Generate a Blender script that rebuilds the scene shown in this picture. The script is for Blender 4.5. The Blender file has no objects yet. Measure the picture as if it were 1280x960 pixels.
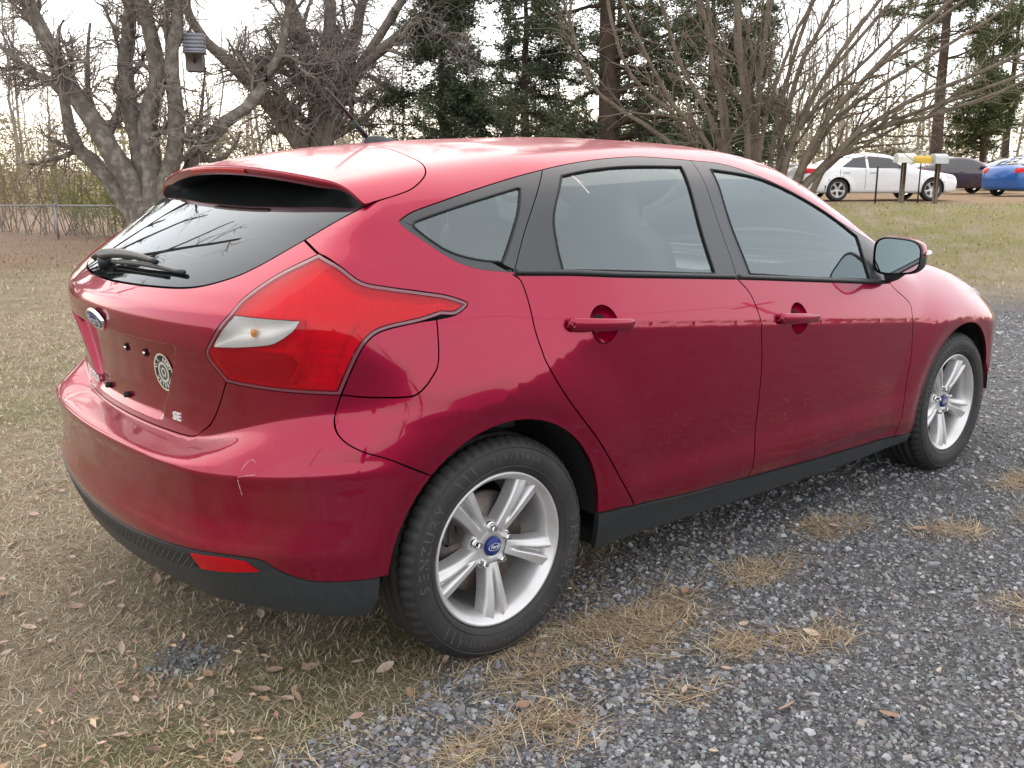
import bpy, math, random
import numpy as np
from mathutils import Matrix, Vector
from mathutils.geometry import delaunay_2d_cdt

sc = bpy.context.scene
COL = sc.collection
R_ = math.radians
# ------------------------------------------------------------------ camera
CAM = (-1.5574, -2.7508, 1.3369)
FWD = (0.6313, 0.7440, -0.2189)
RGT = (0.7624, -0.6471, -0.0004)
UPV = (0.1420, 0.1667, 0.9757)
_c = bpy.data.cameras.new('camera')
cam = bpy.data.objects.new('camera', _c)
COL.objects.link(cam)
cam.matrix_world = Matrix(((RGT[0], UPV[0], -FWD[0], CAM[0]), (RGT[1], UPV[1], -FWD[1], CAM[1]),
                           (RGT[2], UPV[2], -FWD[2], CAM[2]), (0, 0, 0, 1)))
_c.sensor_fit = 'HORIZONTAL'
_c.sensor_width = 36
_c.lens = 36 * 1177.09 / 1280
_c.clip_start = .05
_c.clip_end = 3000
sc.camera = cam
# ------------------------------------------------------------------ sky, sun, exposure
SUN_EL, SUN_ROT = 40.0, 22.0
VEIL, VEIL_COL = .75, (4.9, 4.65, 4.4, 1)
w = bpy.data.worlds.new('World')
sc.world = w
w.use_nodes = True
_nt = w.node_tree
_sky = _nt.nodes.new('ShaderNodeTexSky')
_sky.sky_type = 'NISHITA'
_sky.sun_disc = False
_sky.sun_elevation = R_(SUN_EL)
_sky.sun_rotation = R_(SUN_ROT)
_sky.air_density = 1.0
_sky.dust_density = 1.5
_sky.ozone_density = 1.0
# thin high cloud: the clear sky seen through an even white veil
_mx = _nt.nodes.new('ShaderNodeMix')
_mx.data_type = 'RGBA'
_mx.inputs[0].default_value = VEIL
_mx.inputs[7].default_value = VEIL_COL
_nt.links.new(_sky.outputs[0], _mx.inputs[6])
_nt.links.new(_mx.outputs[2], _nt.nodes['Background'].inputs[0])
_nt.nodes['Background'].inputs[1].default_value = .15
_sl = bpy.data.lights.new('sun', 'SUN')
_sl.energy = .6
_sl.angle = R_(110)
_sl.color = (1, .82, .62)
sun = bpy.data.objects.new('sun', _sl)
COL.objects.link(sun)
_a = R_(SUN_ROT)
_sd = Vector((math.sin(_a) * math.cos(R_(SUN_EL)), math.cos(_a) * math.cos(R_(SUN_EL)), math.sin(R_(SUN_EL))))
sun.rotation_euler = _sd.to_track_quat('Z', 'Y').to_euler()
sun.location = (0, 60, 30)
sc.view_settings.view_transform = 'Standard'
sc.view_settings.look = 'None'
sc.view_settings.gamma = 1
sc.view_settings.exposure = 1.62
sc.view_settings.use_curve_mapping = False
sc.render.engine = 'CYCLES'
sc.cycles.max_bounces = 10
sc.cycles.transparent_max_bounces = 24
sc.cycles.caustics_reflective = False
sc.cycles.caustics_refractive = False
sc.cycles.sample_clamp_indirect = 6

# ------------------------------------------------------------------ helpers
rng = np.random.default_rng(11)
random.seed(11)


def tag(o, label=None, cat=None, group=None, kind=None):
    for k, v in (('label', label), ('category', cat), ('group', group), ('kind', kind)):
        if v:
            o[k] = v
    return o


def empty(name, loc=(0, 0, 0), parent=None):
    o = bpy.data.objects.new(name, None)
    COL.objects.link(o)
    o.location = loc
    o.empty_display_size = .2
    o.parent = parent
    return o


def link(name, me, parent=None):
    o = bpy.data.objects.new(name, me)
    COL.objects.link(o)
    o.parent = parent
    return o


class MB:
    """collects geometry, several materials allowed, and links it as one mesh object"""

    def __init__(s):
        s.v, s.f, s.m, s.n, s.nv, s.sm = [], [], [], [], 0, []

    def add(s, V, Fc, mat=0, N=None, smooth=True):
        V = np.asarray(V, float).reshape(-1, 3)
        s.v.append(V)
        s.n.append(np.zeros_like(V) if N is None else np.asarray(N, float))
        for f in Fc:
            s.f.append([int(i) + s.nv for i in f])
        s.m += [mat] * len(Fc)
        s.sm += [smooth] * len(Fc)
        s.nv += len(V)
        return s

    def tf(s, M):
        M = np.array(M)
        s.v = [v @ M[:3, :3].T + M[:3, 3] for v in s.v]
        s.n = [n @ M[:3, :3].T for n in s.n]
        return s

    def mesh(s, name, mats, flip=False):
        V = np.concatenate(s.v)
        N = np.concatenate(s.n)
        Fc = s.f
        if flip:
            V = V * (1, -1, 1)
            N = N * (1, -1, 1)
            Fc = [f[::-1] for f in Fc]
        me = bpy.data.meshes.new(name)
        me.from_pydata(V.tolist(), [], Fc)
        me.polygons.foreach_set('use_smooth', s.sm)
        for m in (mats if isinstance(mats, (list, tuple)) else [mats]):
            me.materials.append(m)
        me.polygons.foreach_set('material_index', s.m)
        if np.abs(N).max() > 0:
            z = np.abs(N).max(1) == 0
            if z.any():
                vn = np.zeros((len(V), 3))
                me.vertex_normals.foreach_get('vector', vn.ravel()) if False else None
                vv = np.array([tuple(x.vector) for x in me.vertex_normals])
                N[z] = vv[z]
            me.normals_split_custom_set_from_vertices(N.tolist())
        me.update()
        return me

    def build(s, name, mats, parent=None, flip=False):
        return link(name, s.mesh(name, mats, flip), parent)


def box(cx, cy, cz, sx, sy, sz, bev=0.):
    """box (optionally with chamfered edges) -> V,F"""
    hx, hy, hz = sx / 2, sy / 2, sz / 2
    b = min(bev, hx * .9, hy * .9, hz * .9)
    if b <= 0:
        V = [(cx + i * hx, cy + j * hy, cz + k * hz) for i in (-1, 1) for j in (-1, 1) for k in (-1, 1)]
        return V, [(0, 1, 3, 2), (4, 6, 7, 5), (0, 4, 5, 1), (2, 3, 7, 6), (0, 2, 6, 4), (1, 5, 7, 3)]
    V, idx = [], {}
    for i in (-1, 1):
        for j in (-1, 1):
            for k in (-1, 1):
                for a in range(3):
                    h = [hx - b, hy - b, hz - b]
                    h[a] += b
                    idx[(i, j, k, a)] = len(V)
                    V.append((cx + i * h[0], cy + j * h[1], cz + k * h[2]))
    Fc = []
    for a in range(3):
        u, v = (a + 1) % 3, (a + 2) % 3
        for sgn in (-1, 1):
            q = []
            for su, sv in ((-1, -1), (1, -1), (1, 1), (-1, 1)):
                key = [0, 0, 0]
                key[a], key[u], key[v] = sgn, su, sv
                q.append(idx[(*key, a)])
            Fc.append(q if sgn > 0 else q[::-1])
    for a in range(3):
        u, v = (a + 1) % 3, (a + 2) % 3
        for su in (-1, 1):
            for sv in (-1, 1):
                k0, k1 = [0, 0, 0], [0, 0, 0]
                k0[a], k1[a] = -1, 1
                k0[u] = k1[u] = su
                k0[v] = k1[v] = sv
                q = [idx[(*k0, u)], idx[(*k0, v)], idx[(*k1, v)], idx[(*k1, u)]]
                Fc.append(q if su * sv < 0 else q[::-1])
    for i in (-1, 1):
        for j in (-1, 1):
            for k in (-1, 1):
                q = [idx[(i, j, k, a)] for a in range(3)]
                Fc.append(q if i * j * k > 0 else q[::-1])
    return V, Fc


def tube(P, rad, k=10, caps=True):
    """tube along the polyline P with radius (or radii) rad"""
    P = np.asarray(P, float)
    n = len(P)
    rad = np.broadcast_to(np.asarray(rad, float), (n,))
    T = np.gradient(P, axis=0)
    T /= np.linalg.norm(T, axis=1, keepdims=True)
    ref = np.array((0, 0, 1.)) if abs(T[0, 2]) < .9 else np.array((1., 0, 0))
    V = []
    for i in range(n):
        a = np.cross(ref, T[i])
        a /= np.linalg.norm(a)
        b = np.cross(T[i], a)
        t = np.linspace(0, 2 * np.pi, k, endpoint=False)[:, None]
        V.append(P[i] + rad[i] * (np.cos(t) * a + np.sin(t) * b))
    V = np.concatenate(V)
    Fc = [(i * k + j, i * k + (j + 1) % k, (i + 1) * k + (j + 1) % k, (i + 1) * k + j) for i in range(n - 1) for j in range(k)]
    if caps:
        Fc += [tuple(range(k))[::-1], tuple(range((n - 1) * k, n * k))]
    return V, Fc


def lathe(prof, n=64, axis='y'):
    """revolve (r, h) about an axis; h runs along it"""
    prof = np.asarray(prof, float)
    t = np.linspace(0, 2 * np.pi, n, endpoint=False)
    c, s_ = np.cos(t), np.sin(t)
    m = len(prof)
    V = np.zeros((m, n, 3))
    if axis == 'y':
        V[..., 0] = prof[:, :1] * c
        V[..., 2] = prof[:, :1] * s_
        V[..., 1] = prof[:, 1:]
    else:
        V[..., 0] = prof[:, :1] * c
        V[..., 1] = prof[:, :1] * s_
        V[..., 2] = prof[:, 1:]
    Fc = [(i * n + j, i * n + (j + 1) % n, (i + 1) * n + (j + 1) % n, (i + 1) * n + j) for i in range(m - 1) for j in range(n)]
    if axis == 'y':
        Fc = [f[::-1] for f in Fc]
    return V.reshape(-1, 3), Fc


def grid_faces(m, n):
    return [(i * n + j, i * n + j + 1, (i + 1) * n + j + 1, (i + 1) * n + j) for i in range(m - 1) for j in range(n - 1)]


def np_mesh(name, V, Fi, mat, k=3, col=None, smooth=False):
    """fast mesh from numpy: V (n,3), Fi (m,k); col per vertex"""
    V = np.ascontiguousarray(V, np.float32)
    Fi = np.ascontiguousarray(Fi, np.int32)
    me = bpy.data.meshes.new(name)
    me.vertices.add(len(V))
    me.vertices.foreach_set('co', V.ravel())
    me.loops.add(Fi.size)
    me.loops.foreach_set('vertex_index', Fi.ravel())
    me.polygons.add(len(Fi))
    me.polygons.foreach_set('loop_start', np.arange(0, Fi.size, k, dtype=np.int32))
    me.polygons.foreach_set('use_smooth', np.full(len(Fi), smooth))
    me.update(calc_edges=True)
    if col is not None:
        a = me.color_attributes.new('Col', 'FLOAT_COLOR', 'POINT')
        a.data.foreach_set('color', np.concatenate([col, np.ones((len(col), 1))], 1).astype(np.float32).ravel())
    me.materials.append(mat)
    return me


def text_geo(txt, size, shear=0., bold=0., extrude=0.):
    cu = bpy.data.curves.new('t', 'FONT')
    cu.body = txt
    cu.size = size
    cu.shear = shear
    cu.offset = bold
    cu.extrude = extrude
    cu.align_x = 'CENTER'
    cu.align_y = 'CENTER'
    cu.resolution_u = 3
    o = bpy.data.objects.new('t', cu)
    COL.objects.link(o)
    dg = bpy.context.evaluated_depsgraph_get()
    me = bpy.data.meshes.new_from_object(o.evaluated_get(dg))
    V = np.array([tuple(v.co) for v in me.vertices]).reshape(-1, 3)
    Fc = [tuple(p.vertices) for p in me.polygons]
    bpy.data.objects.remove(o)
    bpy.data.curves.remove(cu)
    bpy.data.meshes.remove(me)
    return V, Fc


# ------------------------------------------------------------------ materials
def mat(name, col, rough=.6, metal=0., coat=0., coatr=.03, spec=.5, noise=None, bump=None, alpha=None, trans=0., ior=1.45):
    m = bpy.data.materials.new(name)
    m.use_nodes = True
    nt = m.node_tree
    b = nt.nodes['Principled BSDF']
    b.inputs['Base Color'].default_value = (*col, 1)
    b.inputs['Roughness'].default_value = rough
    b.inputs['Metallic'].default_value = metal
    b.inputs['Coat Weight'].default_value = coat
    b.inputs['Coat Roughness'].default_value = coatr
    b.inputs['Specular IOR Level'].default_value = spec
    b.inputs['Transmission Weight'].default_value = trans
    b.inputs['IOR'].default_value = ior
    tc = None
    if noise or bump:
        tc = nt.nodes.new('ShaderNodeTexCoord')
    if noise:  # (scale, col2, lo, hi)
        n = nt.nodes.new('ShaderNodeTexNoise')
        n.inputs['Scale'].default_value = noise[0]
        n.inputs['Detail'].default_value = 6
        nt.links.new(tc.outputs['Object'], n.inputs['Vector'])
        mr = nt.nodes.new('ShaderNodeMapRange')
        mr.inputs['From Min'].default_value = noise[2]
        mr.inputs['From Max'].default_value = noise[3]
        nt.links.new(n.outputs['Fac'], mr.inputs['Value'])
        mx = nt.nodes.new('ShaderNodeMix')
        mx.data_type = 'RGBA'
        mx.inputs[6].default_value = (*col, 1)
        mx.inputs[7].default_value = (*noise[1], 1)
        nt.links.new(mr.outputs[0], mx.inputs[0])
        nt.links.new(mx.outputs[2], b.inputs['Base Color'])
    if bump:  # (scale, strength, dist)
        n = nt.nodes.new('ShaderNodeTexNoise')
        n.inputs['Scale'].default_value = bump[0]
        n.inputs['Detail'].default_value = 5
        nt.links.new(tc.outputs['Object'], n.inputs['Vector'])
        bp = nt.nodes.new('ShaderNodeBump')
        bp.inputs['Strength'].default_value = bump[1]
        bp.inputs['Distance'].default_value = bump[2]
        nt.links.new(n.outputs['Fac'], bp.inputs['Height'])
        nt.links.new(bp.outputs[0], b.inputs['Normal'])
    return m


def glass_mat(name, tint, refl_rough=.0, ior=1.5, dust=.0, rtint=(1, 1, 1), dcol=(.62, .66, .66)):
    """thin pane: tinted see-through plus mirror reflection by Fresnel"""
    m = bpy.data.materials.new(name)
    m.use_nodes = True
    nt = m.node_tree
    nt.nodes.remove(nt.nodes['Principled BSDF'])
    out = nt.nodes['Material Output']
    tr = nt.nodes.new('ShaderNodeBsdfTransparent')
    tr.inputs[0].default_value = (*tint, 1)
    gl = nt.nodes.new('ShaderNodeBsdfGlossy')
    gl.inputs['Roughness'].default_value = refl_rough
    gl.inputs[0].default_value = (*rtint, 1)
    fr = nt.nodes.new('ShaderNodeFresnel')
    fr.inputs[0].default_value = ior
    mx = nt.nodes.new('ShaderNodeMixShader')
    nt.links.new(fr.outputs[0], mx.inputs[0])
    nt.links.new(tr.outputs[0], mx.inputs[1])
    nt.links.new(gl.outputs[0], mx.inputs[2])
    last = mx
    if dust > 0:
        df = nt.nodes.new('ShaderNodeBsdfDiffuse')
        df.inputs[0].default_value = (*dcol, 1)
        m2 = nt.nodes.new('ShaderNodeMixShader')
        m2.inputs[0].default_value = dust
        nt.links.new(mx.outputs[0], m2.inputs[1])
        nt.links.new(df.outputs[0], m2.inputs[2])
        last = m2
    nt.links.new(last.outputs[0], out.inputs[0])
    return m


def vcol_mat(name, rough=.9, spec=.2, transl=0.):
    m = bpy.data.materials.new(name)
    m.use_nodes = True
    nt = m.node_tree
    b = nt.nodes['Principled BSDF']
    a = nt.nodes.new('ShaderNodeAttribute')
    a.attribute_name = 'Col'
    nt.links.new(a.outputs['Color'], b.inputs['Base Color'])
    b.inputs['Roughness'].default_value = rough
    b.inputs['Specular IOR Level'].default_value = spec
    if transl:
        t = nt.nodes.new('ShaderNodeBsdfTranslucent')
        nt.links.new(a.outputs['Color'], t.inputs[0])
        mx = nt.nodes.new('ShaderNodeMixShader')
        mx.inputs[0].default_value = transl
        nt.links.new(b.outputs[0], mx.inputs[1])
        nt.links.new(t.outputs[0], mx.inputs[2])
        nt.links.new(mx.outputs[0], nt.nodes['Material Output'].inputs[0])
    return m



# ================================================================== the place
CX, CY = CAM[0], CAM[1]


def s01(a, b, x):
    t = np.clip((x - a) / (b - a), 0, 1)
    return t * t * (3 - 2 * t)


def sd(x, y):
    """across / along the view line on the ground"""
    return (x - CX) * .7624 - (y - CY) * .6471, (x - CX) * .647 + (y - CY) * .7625


def xy(s, d):
    return CX + .7624 * s + .647 * d, CY - .6471 * s + .7625 * d


def vnoise(x, y, scale, seed):
    """smooth value noise 0..1"""
    r = np.random.default_rng(seed)
    T = r.random((128, 128))
    u, v = np.asarray(x) * scale + 1000.3, np.asarray(y) * scale + 1000.7
    i, j = np.floor(u).astype(int), np.floor(v).astype(int)
    a, b = u - i, v - j
    a, b = a * a * (3 - 2 * a), b * b * (3 - 2 * b)
    g = lambda p, q: T[p % 128, q % 128]
    return (g(i, j) * (1 - a) + g(i + 1, j) * a) * (1 - b) + (g(i, j + 1) * (1 - a) + g(i + 1, j + 1) * a) * b


def fbm(x, y, scale, seed, o=4):
    t, n, a = 0, 0, 1.
    for k in range(o):
        t = t + a * vnoise(x, y, scale * 2 ** k, seed + k)
        n += a
        a *= .55
    return t / n


def H(x, y):
    """height of the ground"""
    s, d = sd(x, y)
    h = s01(9, 25, d) * (.52 * s01(1, 10, s) - .60 * s01(1, -9, s))
    h = h + 2.5 * s01(60, 260, d)
    near = s01(4, 9, np.hypot(x - 1, y))
    return h + (fbm(x, y, .35, 5) - .5) * (.03 + .12 * near) * s01(.6, 3., np.hypot(x - 1.3, y * 1.6) - 1.2) + (fbm(x, y, 3., 9, 3) - .5) * .012


_bx = [-6, -1.6, -1.2, -.8, -.4, 0, .5, 1.3, 2.5, 4, 7, 10, 16]
_by = [-3.2, -1.75, -1.2, -.95, -.89, -.86, -.66, -.40, -.15, .2, 1.0, 2.4, 5.0]
PATCH = []   # tufts of dead grass lying in the gravel: x, y, r
for X_, Y_, r_ in ((.60, -1.28, .17), (.79, -1.40, .15), (1.02, -1.00, .20), (.56, -1.0, .24), (.33, -1.12, .15), (.22, -.93, .26), (-.12, -1.20, .17), (-.33, -1.16, .14),
                   (1.55, -.92, .20), (1.9, -1.25, .16), (2.35, -1.5, .22), (2.75, -1.25, .24), (1.45, -1.75, .17), (.24, -1.33, .10), (-.02, -1.02, .14), (3.7, -1.6, .3), (4.3, -.9, .35), (5.4, -1.4, .5)):
    PATCH.append((X_, Y_, r_ * .8))


def gravel(x, y, tufts=.85):
    """1 on the stones, 0 on the turf"""
    g = np.interp(x, _bx, _by) - y + .42 * (fbm(x, y, 1.6, 21) - .5)
    g = s01(-.10, .12, g)
    for X_, Y_, r_ in PATCH:
        q = np.hypot(x - X_, (y - Y_) * 1.25) / r_ + 1.5 * (fbm(x, y, 7., 33, 3) - .5)
        g = g * (1 - tufts * (1 - s01(.35, 1.0, q)))
    s, d = sd(x, y)
    g = g * (1 - s01(9.0, 11.5, d + 1.2 * (fbm(x, y, .8, 40) - .5)))
    # small bald spot of stones in the lawn
    q = np.hypot(x + .69, y + .33) / .13 + .8 * (fbm(x, y, 9., 51, 3) - .5)
    return np.maximum(g, .85 * (1 - s01(.5, 1., q)))


def grade(lo, a, b, hi, st, ratio):
    c = list(np.arange(a, b + st / 2, st))
    x, q = c[-1], st
    while x < hi:
        q *= ratio
        x += q
        c.append(x)
    x, q = c[0], st
    pre = []
    while x > lo:
        q *= ratio
        x -= q
        pre.append(x)
    return np.array(pre[::-1] + c)


def ground_colour(x, y):
    s, d = sd(x, y)
    g = gravel(x, y, .4)[:, None]
    n1, n2, n3 = fbm(x, y, .55, 61)[:, None], fbm(x, y, 4.5, 71)[:, None], fbm(x, y, 26., 81, 3)[:, None]
    straw, green, dirt = np.array((.36, .305, .22)), np.array((.225, .220, .115)), np.array((.21, .165, .125))
    c = straw + (green - straw) * s01(.46, .66, n1 * .6 + n2 * .4)
    c = c + (dirt - c) * s01(.45, .75, n3) * .5
    litter = (s01(15, 20, d) * s01(2, -3, s) * s01(.30, .55, n1))[:, None] if False else (s01(13, 19, d) * s01(2, -3, s))[:, None]
    c = c + (np.array((.31, .215, .16)) - c) * litter * .75
    bank = (s01(10, 15, d) * s01(2, 6, s) * s01(27, 25, d))[:, None]
    c = c + (np.array((.27, .255, .10)) - c) * bank * s01(.30, .60, n2) * .85
    dust = (s01(26.5, 27.5, d) * s01(5, 8, s) * s01(48, 40, d))[:, None]
    c = c + (np.array((.36, .25, .16)) - c) * dust * .9
    stone = np.array((.160, .161, .166)) * (.6 + .8 * n3)
    return c + (stone - c) * g


def ground_mat():
    m = vcol_mat('turf_and_gravel', .95, .15)
    nt = m.node_tree
    b = nt.nodes['Principled BSDF']
    at = [n for n in nt.nodes if n.type == 'ATTRIBUTE'][0]
    tc = nt.nodes.new('ShaderNodeTexCoord')
    hs = []
    for sc_, lo, hi in ((38, .62, 1.32), (190, .68, 1.30)):
        n = nt.nodes.new('ShaderNodeTexNoise')
        n.inputs['Scale'].default_value = sc_
        n.inputs['Detail'].default_value = 6
        n.inputs['Roughness'].default_value = .7
        nt.links.new(tc.outputs['Object'], n.inputs['Vector'])
        q = nt.nodes.new('ShaderNodeMapRange')
        q.inputs[1].default_value, q.inputs[2].default_value, q.inputs[3].default_value, q.inputs[4].default_value = .3, .7, lo, hi
        nt.links.new(n.outputs['Fac'], q.inputs[0])
        hs.append(q.outputs[0])
    mu = nt.nodes.new('ShaderNodeMath')
    mu.operation = 'MULTIPLY'
    nt.links.new(hs[0], mu.inputs[0])
    nt.links.new(hs[1], mu.inputs[1])
    vm = nt.nodes.new('ShaderNodeVectorMath')
    vm.operation = 'SCALE'
    nt.links.new(at.outputs['Color'], vm.inputs[0])
    nt.links.new(mu.outputs[0], vm.inputs['Scale'])
    nt.links.new(vm.outputs[0], b.inputs['Base Color'])
    # fines between the loose stones: centimetre chips
    ga = nt.nodes.new('ShaderNodeAttribute')
    ga.attribute_name = 'Gravel'
    vo = nt.nodes.new('ShaderNodeTexVoronoi')
    vo.inputs['Scale'].default_value = 125
    nt.links.new(tc.outputs['Object'], vo.inputs['Vector'])
    sr = nt.nodes.new('ShaderNodeSeparateColor')
    nt.links.new(vo.outputs['Color'], sr.inputs[0])
    q = nt.nodes.new('ShaderNodeMapRange')
    q.inputs[3].default_value, q.inputs[4].default_value = .55, 1.65
    nt.links.new(sr.outputs[0], q.inputs[0])
    mg = nt.nodes.new('ShaderNodeMix')
    mg.inputs[2].default_value = 1.
    nt.links.new(ga.outputs['Fac'], mg.inputs[0])
    nt.links.new(q.outputs[0], mg.inputs[3])
    vm2 = nt.nodes.new('ShaderNodeVectorMath')
    vm2.operation = 'SCALE'
    nt.links.new(vm.outputs[0], vm2.inputs[0])
    nt.links.new(mg.outputs[0], vm2.inputs['Scale'])
    nt.links.new(vm2.outputs[0], b.inputs['Base Color'])
    hsub = nt.nodes.new('ShaderNodeMath')
    hsub.operation = 'MULTIPLY_ADD'
    hsub.inputs[1].default_value = -45.
    nt.links.new(vo.outputs['Distance'], hsub.inputs[0]) if False else nt.links.new(vo.outputs['Distance'], hsub.inputs[0])
    hsub.inputs[1].default_value = -.9
    nt.links.new(mu.outputs[0], hsub.inputs[2])
    bp = nt.nodes.new('ShaderNodeBump')
    bp.inputs['Strength'].default_value = .9
    bp.inputs['Distance'].default_value = .015
    nt.links.new(hsub.outputs[0], bp.inputs['Height'])
    nt.links.new(bp.outputs[0], b.inputs['Normal'])
    return m


gs = grade(-600, -4.2, 5.2, 600, .06, 1.10)
gd = grade(-500, -.6, 9., 900, .06, 1.08)
SS, DD = np.meshgrid(gs, gd)
GX, GY = xy(SS.ravel(), DD.ravel())
GZ = H(GX, GY)
n_ = len(gs)
ii = np.arange(len(GX)).reshape(len(gd), n_)
FQ = np.stack([ii[:-1, :-1], ii[:-1, 1:], ii[1:, 1:], ii[1:, :-1]], -1).reshape(-1, 4)
me = np_mesh('ground', np.stack([GX, GY, GZ], -1), FQ, ground_mat(), 4, ground_colour(GX, GY), True)
_at = me.attributes.new('Gravel', 'FLOAT', 'POINT')
_at.data.foreach_set('value', gravel(GX, GY, .4).astype(np.float32))
ground = tag(link('ground', me), kind='structure')

# ---- loose stone, turf and straw
VC = vcol_mat('stone_and_straw', .85, .3)
VCG = vcol_mat('grass_blades', .8, .2, .25)


def wedge(n, d0, d1, half=37., pw=1.):
    """random points in front of the camera, thinning out with distance"""
    a = np.radians(rng.uniform(-half, half, n))
    d = d0 + (d1 - d0) * rng.random(n) ** pw
    return xy(d * np.tan(a), d)


def rotm(n, tilt):
    """n random rotations: any heading, bounded tilt"""
    h = rng.uniform(0, 2 * np.pi, n)
    a = rng.normal(0, tilt, n)
    b = rng.normal(0, tilt, n)
    ch, sh, ca, sa, cb, sb = np.cos(h), np.sin(h), np.cos(a), np.sin(a), np.cos(b), np.sin(b)
    Rz = np.zeros((n, 3, 3))
    Rz[:, 0, 0], Rz[:, 0, 1], Rz[:, 1, 0], Rz[:, 1, 1], Rz[:, 2, 2] = ch, -sh, sh, ch, 1
    Rx = np.zeros((n, 3, 3))
    Rx[:, 0, 0], Rx[:, 1, 1], Rx[:, 1, 2], Rx[:, 2, 1], Rx[:, 2, 2] = 1, ca, -sa, sa, ca
    Ry = np.zeros((n, 3, 3))
    Ry[:, 1, 1], Ry[:, 0, 0], Ry[:, 0, 2], Ry[:, 2, 0], Ry[:, 2, 2] = 1, cb, sb, -sb, cb
    return Rx @ Ry @ Rz if False else Rz @ Rx @ Ry


def stone_shapes(k):
    """chips of broken slate: cut boxes, 20 triangles or fewer"""
    out = []
    q = np.array([(i, j, k) for i in (-1, 1) for j in (-1, 1) for k in (-1, 1)], float)
    fi = np.array([(0, 1, 3), (0, 3, 2), (4, 6, 7), (4, 7, 5), (0, 4, 5), (0, 5, 1), (2, 3, 7), (2, 7, 6), (0, 2, 6), (0, 6, 4), (1, 5, 7), (1, 7, 3)])
    for _ in range(k):
        v = q + rng.uniform(-.38, .38, (8, 3))
        v[:, :2] *= np.where(v[:, 2:] > 0, rng.uniform(.55, .9), 1.)
        out.append(v * np.array((.95, rng.uniform(.5, .85), rng.uniform(.25, .5))))
    return np.array(out), fi


SHP, SFI = stone_shapes(16)
N0 = 135000
gx, gy = wedge(N0, .85, 9.0, 38, 2.1)
_s, _d = sd(gx, gy)
keep = rng.random(N0) < gravel(gx, gy, .45) ** 1.3
gx, gy, _d = gx[keep], gy[keep], _d[keep]
n = len(gx)
size = np.clip(rng.lognormal(-5.42, .48, n), .0024, .0125) * (1 + .16 * np.clip(_d - 2.2, 0, 7))
Rm = rotm(n, .35)
sh = SHP[rng.integers(0, 16, n)] * size[:, None, None]
V = np.einsum('nij,nkj->nki', Rm, sh)
V += np.stack([gx, gy, H(gx, gy) + size * .18], -1)[:, None, :]
tone = np.array((.205, .211, .224)) * rng.lognormal(-.04, .31, (n, 1)) + rng.normal(0, .006, (n, 3)) + np.array((.05, .035, .012)) * (rng.random((n, 1)) < .13)
tone = np.clip(tone, .03, .5)
fi = (SFI[None] + 8 * np.arange(n)[:, None, None]).reshape(-1, 3)
me = np_mesh('gravel', V.reshape(-1, 3), fi, VC, 3, np.repeat(tone, 8, 0))
tag(link('gravel', me), 'crushed grey slate gravel spread beside the red car', 'gravel', kind='stuff')

# larger stones, each on its own
STM = [mat('slate_stone', c, .8, noise=(40, tuple(q * 1.5 for q in c), .4, .7), bump=(70, .5, .004)) for c in ((.16, .165, .175), (.21, .21, .22), (.27, .25, .225))]
stone_me = []
for i in range(9):
    v = SHP[i] * (1, 1, .9)
    stone_me.append(np_mesh('stone', v, SFI, STM[i % 3], 3))
k, tries = 0, 0
while k < 210 and tries < 6000:
    tries += 1
    d = 1.05 + 6.5 * rng.random() ** 1.9
    x, y = xy(d * math.tan(R_(rng.uniform(-20, 33))), d)
    if gravel(np.array([x]), np.array([y]))[0] < .55:
        continue
    o = link('stone', stone_me[int(rng.integers(0, 9))], ground)
    q = float(np.clip(rng.lognormal(-4.5, .28), .008, .019))
    o.scale = (q, q, q)
    o.rotation_euler = (rng.normal(0, .25), rng.normal(0, .25), rng.uniform(0, 6.28))
    o.location = (x, y, float(H(np.array([x]), np.array([y]))[0]) + q * .22)
    k += 1


def blades(name, x, y, L, wdt, col, lean, mt, curl=.5, lift=0.):
    """one bent ribbon of 3 triangles for each blade"""
    n = len(x)
    z = H(x, y) + lift
    a = rng.uniform(0, 2 * np.pi, n)
    dx, dy = np.cos(a), np.sin(a)
    sx, sy = -dy, dx
    lo, hi = lean
    t1 = rng.uniform(lo, hi, n)
    t2 = np.clip(t1 + curl * rng.normal(.4, .5, n), .1, 1.75)
    p0 = np.stack([x, y, z], -1)
    s_ = np.stack([sx, sy, 0 * sx], -1) * (wdt / 2)[:, None]
    p1 = p0 + (np.stack([dx * np.sin(t1), dy * np.sin(t1), np.cos(t1)], -1)) * (L * .55)[:, None]
    p2 = p1 + (np.stack([dx * np.sin(t2), dy * np.sin(t2), np.cos(t2)], -1)) * (L * .45)[:, None]
    p2[:, 2] = np.maximum(p2[:, 2], z + .002)
    V = np.stack([p0 - s_, p0 + s_, p1 - s_ * .8, p1 + s_ * .8, p2], 1)
    f = np.array([(0, 1, 3), (0, 3, 2), (2, 3, 4)])
    fi = (f[None] + 5 * np.arange(n)[:, None, None]).reshape(-1, 3)
    me = np_mesh(name, V.reshape(-1, 3), fi, mt, 3, np.repeat(np.clip(col, .01, .6), 5, 0))
    return link(name, me)


def turf_colour(x, y, dry):
    n = len(x)
    g = s01(.46, .66, .6 * fbm(x, y, .55, 61) + .4 * fbm(x, y, 4.5, 71))
    g = np.clip(g * .36 - dry + rng.normal(0, .22, n), 0, 1)[:, None]
    straw = np.array((.56, .475, .34)) * rng.lognormal(-.12, .30, (n, 1))
    grn = np.array((.215, .225, .10)) * rng.lognormal(0, .25, (n, 1))
    old = np.array((.34, .245, .17)) * rng.lognormal(0, .3, (n, 1))
    pick = rng.random((n, 1))
    c = np.where(pick < .25, old, straw)
    return c + (grn - c) * g


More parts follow.
